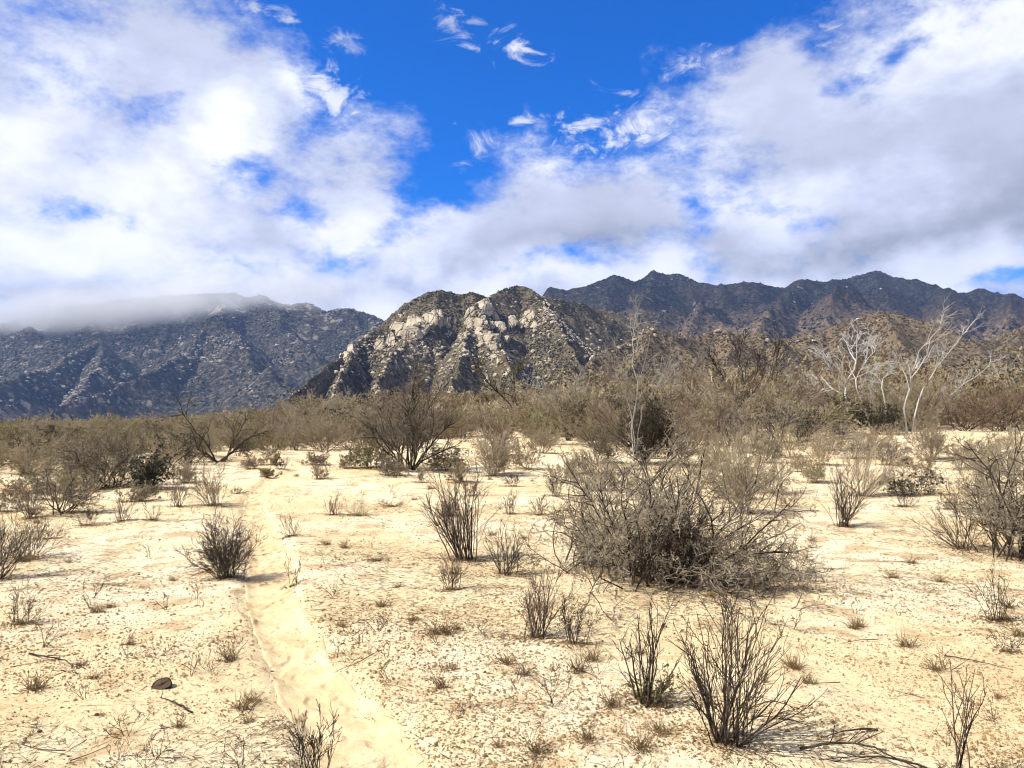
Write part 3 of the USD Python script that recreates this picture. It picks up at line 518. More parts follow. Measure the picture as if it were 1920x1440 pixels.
S('tangled_shrub', 1100, 1065, 900, 110, 'low tangled shrub reaching left from beneath the biggest tangle', 'tangle', 12, stems=26, n1=7, n2=6, n3=4, tilt=(15, 78), leaves=2600, leaf='grey', leaf_size=.02, base=.25, twig_r=.0016)
S('dry_shrub', 1290, 1010, 870, 60, 'dark forked shrub rising behind the right half of the biggest tangle', 'wand', 13, stems=14, n1=6, n2=5, r=.009)
S('dry_shrub', 1400, 962, 800, 68, 'pale tan bushy shrub standing behind and right of the biggest tangle', 'fan', 14, stems=26, n1=7, n2=7, n3=3, leaves=2500, leaf='grey', leaf_size=.03)
S('dry_shrub', 1580, 987, 868, 42, 'vase-shaped reddish bare shrub on open sand right of the biggest tangle', 'wand', 15, stems=26, n1=6, n2=4, twig='red', tilt=(3, 34))
S('dry_shrub', 1618, 930, 820, 62, 'broad pale fan-shaped shrub behind the vase-shaped reddish shrub', 'fan', 16, stems=24, n1=7, n3=3)
S('leafy_shrub', 1712, 928, 868, 62, 'low dark shrub hugging the sand to the right of the fan-shaped shrub', 'tangle', 17, stems=20, tilt=(30, 82), n3=3, leaves=700, leaf='green', leaf_size=.05)
S('dry_shrub', 1748, 862, 782, 58, 'rounded tan shrub below the leaning white-barked tree at right', 'fan', 18, stems=28, n1=8, n3=3)
S('dry_shrub', 1802, 1027, 918, 66, 'bare shrub with long arms leaning left beside the big shrub at the right edge', 'wand', 19, stems=22, n1=5, n2=4, lean=(-.22, 0), tilt=(3, 50))
S('tangled_shrub', 1905, 1045, 800, 95, 'large grey twiggy shrub cut by the right edge of the picture', 'tangle', 20, stems=30, n1=8, n2=7, n3=4, tilt=(5, 60), leaves=2500, leaf='grey', leaf_size=.025)
S('dry_shrub', 1868, 1162, 1052, 45, 'small bare shrub with straight dark stems on sand near the right edge', 'wand', 21, stems=13, n1=4, n2=2, tilt=(3, 48), lean=(-.15, 0))
S('dry_shrub', 1893, 1222, 1172, 22, 'tiny brown shrublet below the straight-stemmed shrub near the right edge', 'ball', 22, stems=14, n1=4, n2=3)
S('dry_shrub', 1795, 1455, 1228, 60, 'sparse sapling of a few tall reddish rods at the lower right corner', 'wand', 23, stems=6, n1=4, n2=2, r=.0075, tilt=(1, 22), twig='red', ratio=(.4, .4, .4))
S('dry_shrub', 1880, 1450, 1370, 40, 'low spray of thin rods in the lower right corner beside the tall rods', 'wand', 24, stems=5, n1=3, n2=2, tilt=(10, 50))
S('dry_shrub', 578, 1462, 1338, 68, 'stout dark-stemmed bare shrub cut by the bottom edge beside the footpath', 'wand', 25, stems=15, n1=5, n2=3, r=.010, tilt=(2, 34))
S('dry_shrub', 542, 1006, 948, 24, 'small spray-like bare shrub right of the footpath bend', 'wand', 26, stems=14, n1=4, n2=2)
S('dry_shrub', 548, 1098, 1036, 20, 'thin forked seedling at the right edge of the sandy footpath', 'wand', 27, stems=3, n1=4, n2=3, r=.011, tilt=(2, 20))
S('dry_shrub', 40, 1170, 1084, 42, 'small bare shrub with a long arm to the right, on sand near the left edge', 'wand', 28, stems=15, n1=4, n2=3, tilt=(4, 50), lean=(.1, 0))
S('dry_shrub', -18, 1085, 945, 75, 'big bare shrub cut by the left edge of the picture', 'fan', 29, stems=26, n1=6, n2=6, n3=2, bark='dark', twig='grey')
S('dry_shrub', 52, 1048, 962, 58, 'reddish low-branching shrub just inside the left edge', 'wand', 30, stems=24, n1=6, n2=5, twig='red', tilt=(8, 60))
S('dry_shrub', 122, 962, 868, 76, 'small thicket bush with thick black forked limbs at left', 'tangle', 31, stems=12, n1=8, n2=8, n3=4, r=.016, leaves=900, leaf='grey', leaf_size=.03)
S('dry_shrub', 57, 972, 905, 40, 'dark-footed twiggy bush left of the black-limbed bush', 'fan', 32, bark='dark', twig='grey', stems=18)
S('dry_shrub', 228, 978, 918, 28, 'small upright twig bush in front of the big dark thicket at left', 'wand', 33, stems=16, n1=5, n2=3, twig='red')
S('dry_shrub', 286, 976, 930, 24, 'small open twig bush right of the upright one before the left thicket', 'wand', 34, stems=10, n1=4, n2=3)
S('dry_shrub', 331, 950, 880, 24, 'narrow brown bush between the left thicket and the rounded bush', 'wand', 35, stems=16, n1=5, n2=4, twig='grey')
S('dry_shrub', 400, 948, 865, 36, 'rounded twiggy tan bush standing alone left of where the footpath bends', 'fan', 36, stems=20, n1=7, n2=6, n3=3)
S('tangled_shrub', 205, 915, 798, 105, 'large tangled grey thicket with a shaded black heart at left', 'tangle', 37, stems=38, n1=8, n2=7, n3=4, leaves=5200, leaf='grey', leaf_size=.032, base=.5)
S('leafy_shrub', 285, 918, 850, 48, 'dark green-leaved bush against the right side of the large left thicket', 'ball', 38, n3=2, leaves=2600, leaf='green', leaf_size=.045, twig='grey')
S('dry_shrub', 352, 880, 828, 22, 'dark pointed-foot bush left of the spreading black-limbed tree', 'wand', 39, stems=24, n1=6, n2=5)
S('dry_shrub', 470, 880, 855, 26, 'low brush at the right foot of the spreading black-limbed tree', 'ball', 40, twig='red')
S('dry_shrub', 624, 966, 918, 18, 'narrow dry bush on open sand left of the straw-coloured clump', 'wand', 41, stems=18, n1=4, n2=3, twig='red')
S('grass_clump', 670, 966, 924, 36, 'straw-coloured spiky clump on open sand in the middle left', 'wand', 42, 'grass', stems=60, n1=1, n2=1, bark='tan', twig='tan', tilt=(5, 62), r=.005)
S('dry_shrub', 735, 950, 918, 30, 'flattened spray of twigs right of the straw-coloured clump', 'wand', 43, stems=14, tilt=(40, 80), n1=4, n2=3, twig='red')
S('dry_shrub', 920, 892, 800, 48, 'rounded tan bush on the sand right of the big dome-shaped tree', 'fan', 44, stems=30, n1=8, n2=7, n3=3, leaves=1500, leaf='grey', leaf_size=.035)
S('dry_shrub', 957, 964, 912, 14, 'little upright dark bush above the tall whip-stemmed shrub', 'wand', 45, stems=16, n1=4, n2=3)
S('dry_shrub', 838, 968, 938, 22, 'low brown mounded bush behind the tall whip-stemmed shrub', 'ball', 46, twig='red')
S('dry_shrub', 705, 1052, 1026, 26, 'small flat straw-grey tuft of twigs on sand right of the footpath', 'wand', 47, stems=20, tilt=(45, 80), n1=2, n2=2, bark='grey')
S('dry_shrub', 600, 898, 868, 20, 'low bush on the sand by the far end of the footpath', 'fan', 48)
S('dry_shrub', 1040, 930, 872, 26, 'small brown bush on sand between the white-stemmed tree and the big tangle', 'wand', 49, stems=18, n1=5, n2=4)
S('dry_shrub', 1500, 885, 845, 20, 'small straw bush on sand between two pale bushes at right', 'fan', 50, stems=20)
S('dry_shrub', 1870, 905, 840, 40, 'yellowish twiggy bush showing behind the large shrub at the right edge', 'fan', 55, stems=22, leaves=500, leaf='lime', leaf_size=.03)
S('leafy_shrub', 700, 878, 812, 48, 'low olive bush at the left foot of the big dome-shaped tree', 'tangle', 51, n3=2, leaves=1500, leaf='olive', leaf_size=.05, tilt=(10, 75))
S('leafy_shrub', 832, 882, 828, 40, 'low olive bush at the right foot of the big dome-shaped tree', 'tangle', 52, n3=2, leaves=1300, leaf='olive', leaf_size=.05, tilt=(10, 75))
S('dry_tree', 765, 880, 690, 98, 'big dome-shaped bare tree with a short trunk of many dark limbs, left of centre', 'fan', 53, 'tree', stems=22, n1=10, n2=8, n3=4, bark='dark', twig='grey', r=.0085, a1=34, tilt=(4, 76), asp=.64, base=.16, twig_r=.0038, trop=.28, wob=.14, sides=6, t1=.3)
S('dry_tree', 412, 866, 728, 100, 'spreading tree with few crooked black limbs over the scrub at left', 'fan', 54, 'tree', stems=8, n1=7, n2=7, n3=3, bark='dark', twig='dark', r=.013, a1=38, wob=.18, tilt=(14, 78), asp=.95, trop=.15, base=.12, twig_r=.0035, leaves=1800, leaf='olive', leaf_size=.04, sides=6)

MID = [(1450, 925, 60, 75, 'fan'), (1360, 935, 55, 70, 'tangle'), (1310, 850, 46, 60, 'fan'), (1230, 860, 40, 50, 'fan'), (1530, 905, 40, 42, 'fan'), (1640, 845, 50, 55, 'fan'), (1560, 845, 50, 55, 'tangle'), (1480, 858, 46, 56, 'fan'), (1400, 850, 50, 60, 'tangle'), (1830, 930, 50, 70, 'fan'), (1870, 985, 50, 80, 'tangle'), (1140, 920, 40, 60, 'fan'), (1060, 905, 34, 46, 'fan'), (1020, 850, 42, 50, 'fan'), (940, 855, 36, 44, 'tangle'), (735, 892, 40, 40, 'tangle'), (500, 895, 18, 18, 'fan'), (300, 890, 44, 60, 'fan'), (60, 890, 60, 60, 'fan'), (120, 935, 46, 50, 'fan'), (1730, 895, 50, 46, 'fan'), (1890, 890, 44, 60, 'fan'),
       (1330, 905, 50, 60, 'fan'), (1480, 950, 32, 45, 'wand'), (1345, 880, 45, 70, 'fan'), (1440, 868, 40, 55, 'tangle'), (1540, 872, 46, 60, 'fan'), (1665, 872, 38, 52, 'tangle'), (1690, 950, 30, 42, 'wand'), (1800, 880, 42, 60, 'fan'), (1850, 862, 40, 50, 'tangle'), (1780, 955, 26, 30, 'wand'), (990, 880, 40, 55, 'fan'), (1090, 888, 36, 50, 'tangle'), (880, 930, 26, 40, 'wand'), (1010, 965, 24, 40, 'wand'), (790, 905, 26, 22, 'wand'), (660, 878, 30, 34, 'fan'), (590, 872, 24, 26, 'tangle'), (530, 880, 24, 22, 'wand'), (505, 872, 26, 28, 'fan'), (445, 925, 14, 16, 'wand'), (140, 905, 60, 70, 'tangle'), (60, 925, 60, 60, 'tangle'), (10, 960, 50, 60, 'fan'), (345, 905, 30, 35, 'fan'), (165, 985, 40, 36, 'wand'), (95, 1010, 30, 30, 'wand'), (260, 940, 34, 40, 'tangle'), (1120, 870, 40, 60, 'tangle'), (860, 905, 30, 36, 'fan'), (960, 912, 24, 26, 'wand'), (1280, 870, 42, 62, 'fan'), (1600, 860, 50, 50, 'tangle'), (1900, 850, 40, 50, 'fan')]
for k, (a, b, hw, hh, st) in enumerate(MID):
    S('dry_shrub', a, b, b - hh, hw, f"{dict(fan='fan-shaped tan', wand='thin-stemmed brown', tangle='tangled grey')[st]} bush on the sand at the thicket's edge, {['far left', 'left of the footpath', 'near the dome-shaped tree', 'before the tall thin pale tree', 'before the white-barked group', 'by the right edge'][int(np.searchsorted([200, 520, 900, 1350, 1720], a))]}", st, 130 + k, n3=2 if st != 'wand' else 0, leaves=0 if st == 'wand' else 900, leaf=['grey', 'olive', 'dry'][k % 3], leaf_size=.035, group="bushes along the thicket's edge")

# trees farther back
def T(name, px, by, ty, trunks, label, seed, **kw):
    """trunks as lists of (dx, dy) photo pixels from the foot, y up"""
    loc, d = spot(px, by); s = d / F; rng = np.random.default_rng(seed + 900)
    tr = [[(dx * s, rng.normal() * .12 * abs(dy) * s + .0, dy * s - .1) for dx, dy in t] for t in trunks]
    FEET.append((loc[0], loc[1], 1.2)); return tree(name, seed, tr, loc=loc, label=label, category='tree', **{'twig_r': .00022 * d, **kw})
T('white_tree', 1702, 815, 575, [[(0, -2), (-8, 50), (-10, 82), (12, 130), (34, 168), (44, 205), (58, 228)], [(6, -2), (12, 40), (34, 100), (56, 140), (90, 175), (120, 200)]], 'tall white-barked bare tree with two long limbs reaching up right', 61, r0=.026, n1=8, n2=6, n3=4, ratio=(.32, .5, .5), a=34)
T('white_tree', 1752, 805, 650, [[(0, -2), (-6, 20), (8, 50), (48, 80), (84, 112), (125, 138)], [(2, -2), (-10, 12), (-8, 22), (14, 44), (50, 70), (74, 100)]], 'low white-barked tree leaning far to the right beside the tall white one', 62, r0=.026, n1=8, n2=6, n3=4, ratio=(.3, .5, .5))
T('white_tree', 1585, 808, 625, [[(0, -2), (-6, 30), (0, 70), (-4, 100), (-30, 130), (-52, 150)], [(0, -2), (2, 60), (0, 95), (12, 130), (22, 165), (24, 195)]], 'kinked white-barked tree above a dark bush, left one of the white group', 63, r0=.042, n1=9, n2=6, n3=4, ratio=(.38, .5, .5))
T('white_tree', 1618, 806, 650, [[(0, -2), (6, 40), (-10, 90), (4, 120), (32, 150), (50, 175)], [(4, -2), (14, 50), (12, 90), (30, 120)]], 'slender white-barked tree with dark upper twigs in the middle of the white group', 64, r0=.036, n1=9, n2=6, n3=4, ratio=(.36, .5, .5))
T('white_tree', 1548, 800, 700, [[(0, -2), (-4, 30), (-14, 60), (-26, 78)], [(-2, -2), (-22, 24), (-40, 40)]], 'short white crooked tree at the left end of the white group', 65, r0=.05, n1=8, n2=6, n3=4, ratio=(.4, .5, .5))
T('white_tree', 1660, 812, 690, [[(0, -2), (2, 50), (-8, 85), (4, 110), (14, 130)]], 'thin white pole of a tree between the white group and the tall white tree', 66, r0=.036, n1=8, n2=6, n3=4, ratio=(.4, .5, .5))
T('pale_tree', 1192, 880, 562, [[(0, -2), (-4, 90), (2, 160), (-6, 220), (4, 270), (8, 312)], [(2, 30), (10, 120), (50, 180), (72, 230)], [(-2, 40), (-8, 130), (-34, 190), (-46, 225)]], 'tall thin pale tree standing over a dark leafy bush at the centre', 67, bark='pale', r0=.016, n1=10, n2=6, n3=4, ratio=(.34, .5, .5), a=30)
T('pale_tree', 1035, 815, 690, [[(0, -2), (-6, 40), (-20, 75), (-26, 110)], [(2, -2), (14, 40), (40, 80), (56, 118)], [(0, -2), (4, 50), (-2, 90)]], 'pale forked tree rising from behind a dark leafy bush right of centre', 68, bark='pale', r0=.036, n1=8, n2=6, n3=4, ratio=(.4, .5, .5))
T('pale_tree', 638, 822, 735, [[(0, -2), (-6, 40), (-14, 80)], [(2, -2), (6, 40), (14, 84)], [(0, -2), (-14, 40), (-24, 62)]], 'small grey-white tree of upright rods left of the big dome-shaped tree', 69, bark='pale', r0=.03, n1=8, n2=5, n3=3, ratio=(.4, .5, .5), a=24)
T('dark_tree', 965, 800, 668, [[(0, -2), (-6, 40), (-30, 66), (-58, 92), (-70, 118)], [(2, -2), (6, 40), (-4, 80), (10, 122)], [(0, 30), (-30, 42), (-62, 52)]], 'dark crooked tree with olive crown behind the thicket right of the dome-shaped tree', 70, bark='dark', r0=.055, n1=8, n2=6, n3=4, ratio=(.42, .5, .5), leaves=5000, leaf='olive', leaf_size=.09)
T('dry_tree', 1400, 812, 638, [[(0, -2), (-14, 60), (-44, 110), (-66, 140)], [(0, -2), (4, 70), (-6, 130), (-12, 170)], [(4, -2), (24, 70), (46, 120), (56, 160)], [(2, -2), (14, 80), (24, 150)], [(-2, -2), (-26, 40), (-60, 60)]], 'wide bare dark tree with many rising limbs over a black-green bush', 71, bark='dark', twig='dark', r0=.034, n1=9, n2=7, n3=4, ratio=(.45, .5, .5), a=26)
T('dry_tree', 1842, 800, 700, [[(0, -2), (-14, 40), (-34, 70)], [(0, -2), (4, 50), (0, 95)], [(2, -2), (20, 40), (44, 76)]], 'brown bare tree right of the leaning white tree', 72, bark='dark', twig='red', r0=.036, n1=8, n2=7, n3=4, ratio=(.5, .5, .5))
S('leafy_shrub', 1205, 872, 740, 50, 'dark green-black bush wrapping the foot of the tall thin pale tree', 'ball', 81, n3=3, leaves=4500, leaf='green', leaf_size=.05, stems=44)
S('leafy_shrub', 1066, 826, 752, 38, 'dark green-black bush at the foot of the pale forked tree', 'ball', 82, n3=2, leaves=2400, leaf='green', leaf_size=.07)
S('leafy_shrub', 1402, 812, 732, 50, 'black-green bush under the wide bare dark tree', 'ball', 83, n3=2, leaves=2600, leaf='green', leaf_size=.07)
S('leafy_shrub', 1578, 815, 735, 62, 'black-green bush under the kinked white-barked tree', 'ball', 84, n3=2, leaves=2800, leaf='green', leaf_size=.07)
S('leafy_shrub', 1655, 815, 762, 42, 'dark bush between the white group and the tall white tree', 'ball', 85, n3=2, leaves=1500, leaf='green', leaf_size=.07)
S('leafy_shrub', 890, 800, 766, 28, 'yellow-green bush bright among the brown scrub right of the dome-shaped tree', 'ball', 86, n3=1, leaves=4200, leaf='lime', leaf_size=.09)

T('pale_tree', 1290, 806, 668, [[(0, -2), (-6, 50), (-24, 90), (-34, 125)], [(2, -2), (14, 50), (8, 95), (22, 135)], [(0, -2), (26, 44), (52, 80)]], 'grey many-limbed tree between the tall thin pale tree and the wide dark tree', 73, bark='pale', r0=.026, n1=10, n2=6, n3=4, ratio=(.4, .5, .5))
T('dark_tree', 1330, 800, 690, [[(0, -2), (-10, 50), (-30, 95)], [(2, -2), (10, 60), (28, 105)]], 'dark-limbed bare tree just left of the wide bare dark tree', 74, bark='dark', twig='grey', r0=.034, n1=9, n2=7, n3=4, ratio=(.42, .5, .5))
T('pale_tree', 1478, 802, 676, [[(0, -2), (4, 50), (-10, 90), (-6, 122)], [(0, -2), (16, 50), (34, 100)]], 'grey slender tree right of the wide bare dark tree', 75, bark='pale', r0=.03, n1=9, n2=6, n3=4, ratio=(.42, .5, .5))
T('dark_tree', 1120, 802, 700, [[(0, -2), (-8, 50), (-26, 96)], [(2, -2), (12, 56), (22, 100)]], 'thin dark tree in the scrub between the pale forked tree and the tall thin one', 76, bark='dark', twig='red', r0=.03, n1=9, n2=7, n3=4, ratio=(.42, .5, .5))
T('white_tree', 1525, 800, 690, [[(0, -2), (-2, 40), (-18, 74), (-40, 100)], [(2, -2), (8, 50), (20, 100)]], 'small white tree standing just left of the kinked white-barked tree', 77, r0=.04, n1=9, n2=6, n3=4, ratio=(.4, .5, .5))
T('pale_tree', 560, 815, 750, [[(0, -2), (-8, 30), (-20, 62)], [(2, -2), (8, 30), (22, 60)]], 'small pale bare tree in the scrub above the end of the footpath', 78, bark='pale', r0=.03, n1=8, n2=6, n3=4, ratio=(.45, .5, .5))

# ------------------------------------------------------------------ the scrub thicket before the mountains: one bush of each kind, then copies
EDGE = np.array([(-150, 900), (0, 892), (100, 896), (330, 890), (450, 868), (560, 852), (690, 852), (860, 840), (1000, 845), (1150, 858), (1300, 850), (1500, 850), (1700, 835), (1790, 818), (2080, 812)])
TOPS = np.array([(-150, 798), (0, 796), (330, 786), (480, 768), (560, 752), (680, 745), (900, 738), (1050, 718), (1150, 712), (1300, 690), (1450, 690), (1650, 682), (1800, 684), (2080, 690)])
KINDS = [('scrub_bush', 'tan leafless scrub bush of fine twigs in the thicket', dict(bark='grey', twig='tan', stems=13, n1=6, n2=6, n3=4, leaves=4500, leaf='grey', leaf_size=.05)),
         ('scrub_bush', 'grey bare scrub bush with dark stems in the thicket', dict(bark='dark', twig='grey', stems=12, n1=6, n2=6, n3=4)),
         ('scrub_bush', 'olive-tinged scrub bush with sparse leaves in the thicket', dict(bark='dark', twig='tan', stems=12, n1=6, n2=6, n3=3, leaves=7000, leaf='olive', leaf_size=.05)),
         ('scrub_bush', 'reddish-brown bare scrub bush in the thicket', dict(bark='dark', twig='red', stems=12, n1=6, n2=6, n3=4, leaves=900, leaf='dry', leaf_size=.045)),
         ('scrub_bush', 'dark leafy scrub bush in the thicket', dict(bark='dark', twig='grey', stems=11, n1=5, n2=6, n3=2, leaves=4200, leaf='green', leaf_size=.055))]
PROTO = []
WX = [330, 560, 700, 900, 1100, 1330, 1480, 1660, 1800]
WHERE = ['at the far left', 'around the spreading black-limbed tree', 'left of the dome-shaped tree', 'behind the dome-shaped tree', 'around the pale forked tree', 'around the tall thin pale tree', 'around the wide bare dark tree', 'around the white-barked group', 'around the tall white tree', 'at the far right']
RS = np.random.default_rng(5)
ed, dep = RS.uniform(-150, 2070, 2600), RS.uniform(0, 1, 2600)
spots = []
GX = np.linspace(-150, 2070, 60); GY = np.array([on_ground(q, np.interp(q, *EDGE.T) - 3)[1] for q in GX])
y0 = np.interp(ed, GX, GY); D_ = y0 * (170 / y0) ** (dep ** .8); X_ = (ed - 960) / F * D_; Z_ = height(X_, D_, False)
for px, t, d, x, z in zip(ed, dep, D_, X_, Z_):
    H = (CAMZ - z) + (HOR - np.interp(px, *TOPS.T)) / F * d
    h = max(H * RS.uniform(.36, 1.1), .5) if t > .12 else max(H * RS.uniform(.35, .8), .5); spots.append((d, x, z, min(h, 5.2), px))
CLEAR = [(1400, 58, 812), (1590, 75, 806), (1705, 60, 812), (1760, 60, 805), (1192, 42, 880), (1060, 48, 822), (765, 100, 880), (412, 95, 866), (638, 26, 822), (890, 30, 800), (965, 40, 800)]
CLEAR = [(a, w, on_ground(a, b)[1]) for a, w, b in CLEAR]
spots = [q for q in spots if not any(abs(q[4] - a) < w * .62 and q[0] < d + 1.0 for a, w, d in CLEAR)]
spots.sort(); taken = []; near = []
for s in spots:
    if all((s[1] - q[1]) ** 2 + (s[0] - q[0]) ** 2 > (.30 * (s[3] + q[3])) ** 2 for q in taken[-140:]): taken.append(s)
LO = np.array([[.36, .17, .28, .12, .07], [.34, .28, .09, .23, .06]])
def kind_for(px): w = LO[0] * max(0, 1 - px / 900) + LO[1] * min(1, px / 900); return RS.choice(5, p=w / w.sum())
n_ind = 0; far = []
for (d, x, z, h, px) in taken:
    k = kind_for(min(max(px, 0), 900))
    if n_ind >= 290: far.append((x, d, z, h, k)); continue
    nm, lb, kw = KINDS[k]; data = dict(label=f'{lb} {WHERE[int(np.searchsorted(WX, px))]}', category='bush', group='scrub bushes in the thicket before the mountains'); loc = (x, d, z - .03); sc = h / 2.0
    if not any(q[0] == k for q in PROTO):
        r = shrub(nm, 200 + k, 2.0, 1.0, tilt=(4, 62), a1=32, wob=.11, trop=.2, r=.008, base=.16, twig_r=.0055, ratio=(.55, .5, .5), sides=4, t1=.15, loc=loc, rot=0., scale=sc, **kw, **data); PROTO.append((k, r))
    else:
        copy_of([q[1] for q in PROTO if q[0] == k][0], nm, loc, RS.uniform(0, 360), (sc * RS.uniform(.95, 1.35), sc * RS.uniform(.95, 1.35), sc), **data)
    n_ind += 1
def far_scrub():
    """the thicket's depth behind the bushes one can tell apart: one mass"""
    pi = UsdGeom.PointInstancer.Define(stage, '/World/distant_scrub'); tag(pi.GetPrim(), 'mass of dry tan and olive scrub filling the plain to the foot of the mountains', 'scrub', kind='stuff')
    sc = UsdGeom.Scope.Define(stage, '/World/distant_scrub/kinds'); paths = []
    for k, (tw, lf, n) in enumerate((('tan', 'grey', 1300), ('tan', 'grey', 500), ('tan', 'olive', 1700), ('red', 'dry', 700), ('tan', 'green', 700))):
        rng = np.random.default_rng(400 + k); x = UsdGeom.Xform.Define(stage, f'/World/distant_scrub/kinds/bush_{k + 1:03d}')
        stems = 14; a, t = rng.uniform(0, 6.28, stems), np.radians(rng.uniform(4, 62, stems)); dd = np.stack([np.sin(t) * np.cos(a), np.sin(t) * np.sin(a), np.cos(t)], -1)
        A = walk(rng, np.zeros((stems, 3)) + rng.normal(size=(stems, 3)) * [.1, .1, 0], dd, rng.uniform(.6, 1.1, stems), 5, .1, .2); B, LB, _ = sprout(rng, A, np.ones(stems), 6, .2, 1, 32, .5, 4, .12, .1); C, LC, _ = sprout(rng, B, LB, 6, .2, 1, 40, .5, 3, .15, 0)
        usdkit.mesh(stage, f'{x.GetPath()}/twigs', joined(tubes(A, .011, .005), tubes(B, .006, .004), tubes(C, .004, .003)), BARK[tw]); usdkit.mesh(stage, f'{x.GetPath()}/leaves', leaf_quads(rng, along(rng, C, n), .05), LEAF[lf]); paths.append(x.GetPath())
    pi.CreatePrototypesRel().SetTargets(paths)
    rng = np.random.default_rng(8); m = 1700; d = 90 * (1600 / 90) ** rng.uniform(size=m); px = rng.uniform(-250, 2170, m); x = (px - 960) / F * d; hh = rng.uniform(1.2, 3.0, m) * np.interp(px, [0, 900, 1900], [.8, 1.1, 1.25]); kk = [kind_for(min(max(p, 0), 900)) for p in px]
    Pts = [(a, b, c - .05) for a, b, c, _, _ in far] + list(zip(x, d, height(x, d, False) - .1)); Hs = [q[3] for q in far] + list(hh); Ks = [q[4] for q in far] + kk
    pi.CreatePositionsAttr(Vt.Vec3fArray.FromNumpy(np.array(Pts, np.float32))); pi.CreateProtoIndicesAttr(Vt.IntArray.FromNumpy(np.array(Ks, np.int32)))
    pi.CreateScalesAttr(Vt.Vec3fArray.FromNumpy(np.array([(h * 1.25, h * 1.25, h) for h in Hs], np.float32)))
    th = rng.uniform(0, np.pi, len(Pts)); pi.CreateOrientationsAttr(Vt.QuathArray([Gf.Quath(float(np.cos(t)), 0, 0, float(np.sin(t))) for t in th]))
far_scrub()

# ------------------------------------------------------------------ sprigs, grass tufts and fallen sticks on the sand
def free_sand(rng, n, dmin=2.6, dmax=26, keep_path=1.15):
    out = []
    while len(out) < n:
        d = dmin * (dmax / dmin) ** rng.uniform(); px = rng.uniform(-30, 1950); x = (px - 960) / F * d
        if path_dist(np.array([x]), np.array([d]))[0] > keep_path: out.append((x, d))
    return out
def many(name, protos, locs, label_of, cat, group, smin, smax, seed, on=True):
    rng = np.random.default_rng(seed); made = {}
    for i, (x, y) in enumerate(locs):
        k = i % len(protos); z = float(height(x, y)) - .004; rot, s = rng.uniform(0, 360), rng.uniform(smin, smax) * (1 + .02 * y); data = dict(label=label_of(k), category=cat, group=group)
        if k not in made: made[k] = protos[k](dict(loc=(x, y, z), rot=rot, scale=s, **data))
        else: copy_of(made[k], name, (x, y, z), rot, s, tilt=(rng.uniform(-8, 8), rng.uniform(-8, 8)), **data)
RG = np.random.default_rng(17)
SPRIG_PX = [(80, 1215), (150, 1262), (240, 1230), (440, 1210), (270, 1335), (160, 1310), (290, 1420), (700, 1345), (860, 1345), (1045, 1280), (965, 1285), (820, 1210), (820, 1275), (1090, 1240), (880, 1055), (1120, 1265), (1385, 1210), (1490, 1180), (1640, 1172), (600, 1040), (625, 1120), (650, 1240), (560, 1075), (205, 1095), (380, 1140), (410, 1225), (700, 1010), (1300, 1240)]
def sprig(seed): return lambda kw: shrub('sprig', seed, .13, 1.0, stems=3 + seed % 3, tilt=(5, 60), n1=3, n2=2, a1=40, wob=.12, r=.016, base=.01, twig_r=.0011, twig='dark', sides=3, **kw)
many('sprig', [sprig(500 + k) for k in range(6)], [on_ground(*p) for p in SPRIG_PX] + free_sand(RG, 150, 3, 22), lambda k: 'small dead dark sprig sticking up out of the pale sand', 'sprig', 'dead sprigs on the sand', .5, 1.25, 1)
def tuft(seed):
    def make(kw):
        rng = np.random.default_rng(seed); root = thing('grass_tuft', **kw); n = 70; a, t = rng.uniform(0, 6.28, n), np.radians(rng.uniform(10, 80, n)); dd = np.stack([np.sin(t) * np.cos(a), np.sin(t) * np.sin(a), np.cos(t)], -1)
        p = np.concatenate([rng.normal(size=(n, 2)) * .018, np.full((n, 1), -.005)], 1)
        put('blades', tubes(walk(rng, p, dd, rng.uniform(.04, .11, n), 4, .12, -.3), .0016, .0006), LEAF['grass' if seed % 2 else 'dry'], root.GetPath(), kind='stuff'); return root
    return make
TUFT_PX = [(470, 1318), (465, 1352), (455, 1330), (935, 1400), (1005, 1410), (1100, 1390), (950, 1245), (815, 1190), (838, 1190), (1430, 1280), (1700, 1215), (1608, 1175), (1600, 1180), (1515, 1280), (850, 1255), (1490, 1255), (1710, 1055), (640, 1175)]
many('grass_tuft', [tuft(600 + k) for k in range(4)], [on_ground(*p) for p in TUFT_PX] + free_sand(RG, 90, 3, 20), lambda k: 'little tuft of withered grass on the pale sand', 'grass tuft', 'withered grass tufts on the sand', .6, 1.3, 2)
def stick(seed, L=.32, name='fallen_stick'):
    def make(kw):
        rng = np.random.default_rng(seed); root = thing(name, **kw); A = walk(rng, np.array([[-L / 2, 0, .006]]), np.array([[1.0, 0, .03]]), np.array([L]), 8, .13, 0); A[..., 2] = .007 + .25 * np.abs(A[..., 2])
        B, LB, _ = sprout(rng, A, np.array([L]), 3, .3, .95, 38, .35, 5, .12, 0); B[..., 2] = .006 + .5 * np.abs(B[..., 2])
        put('branch', tubes(A, .0030 * L / .32, .0012, 5), BARK['dark'], root.GetPath()); put('side_twigs', tubes(B, .0014, .0008), BARK['dark'], root.GetPath(), kind='stuff'); return root
    return make
STICK_PX = [(345, 1180), (250, 1190), (60, 1245), (140, 1262), (135, 1408), (745, 1290), (720, 1255), (660, 1245), (1030, 1148), (1660, 1055), (1640, 1140), (1700, 1140), (220, 1358), (670, 1245), (1130, 1150)]
many('fallen_stick', [stick(700 + k, .24 + .05 * k) for k in range(5)], [on_ground(*p) for p in STICK_PX] + free_sand(RG, 45, 2.8, 16), lambda k: 'thin dark dead stick lying on the pale sand', 'stick', 'fallen sticks on the sand', .4, .95, 3)
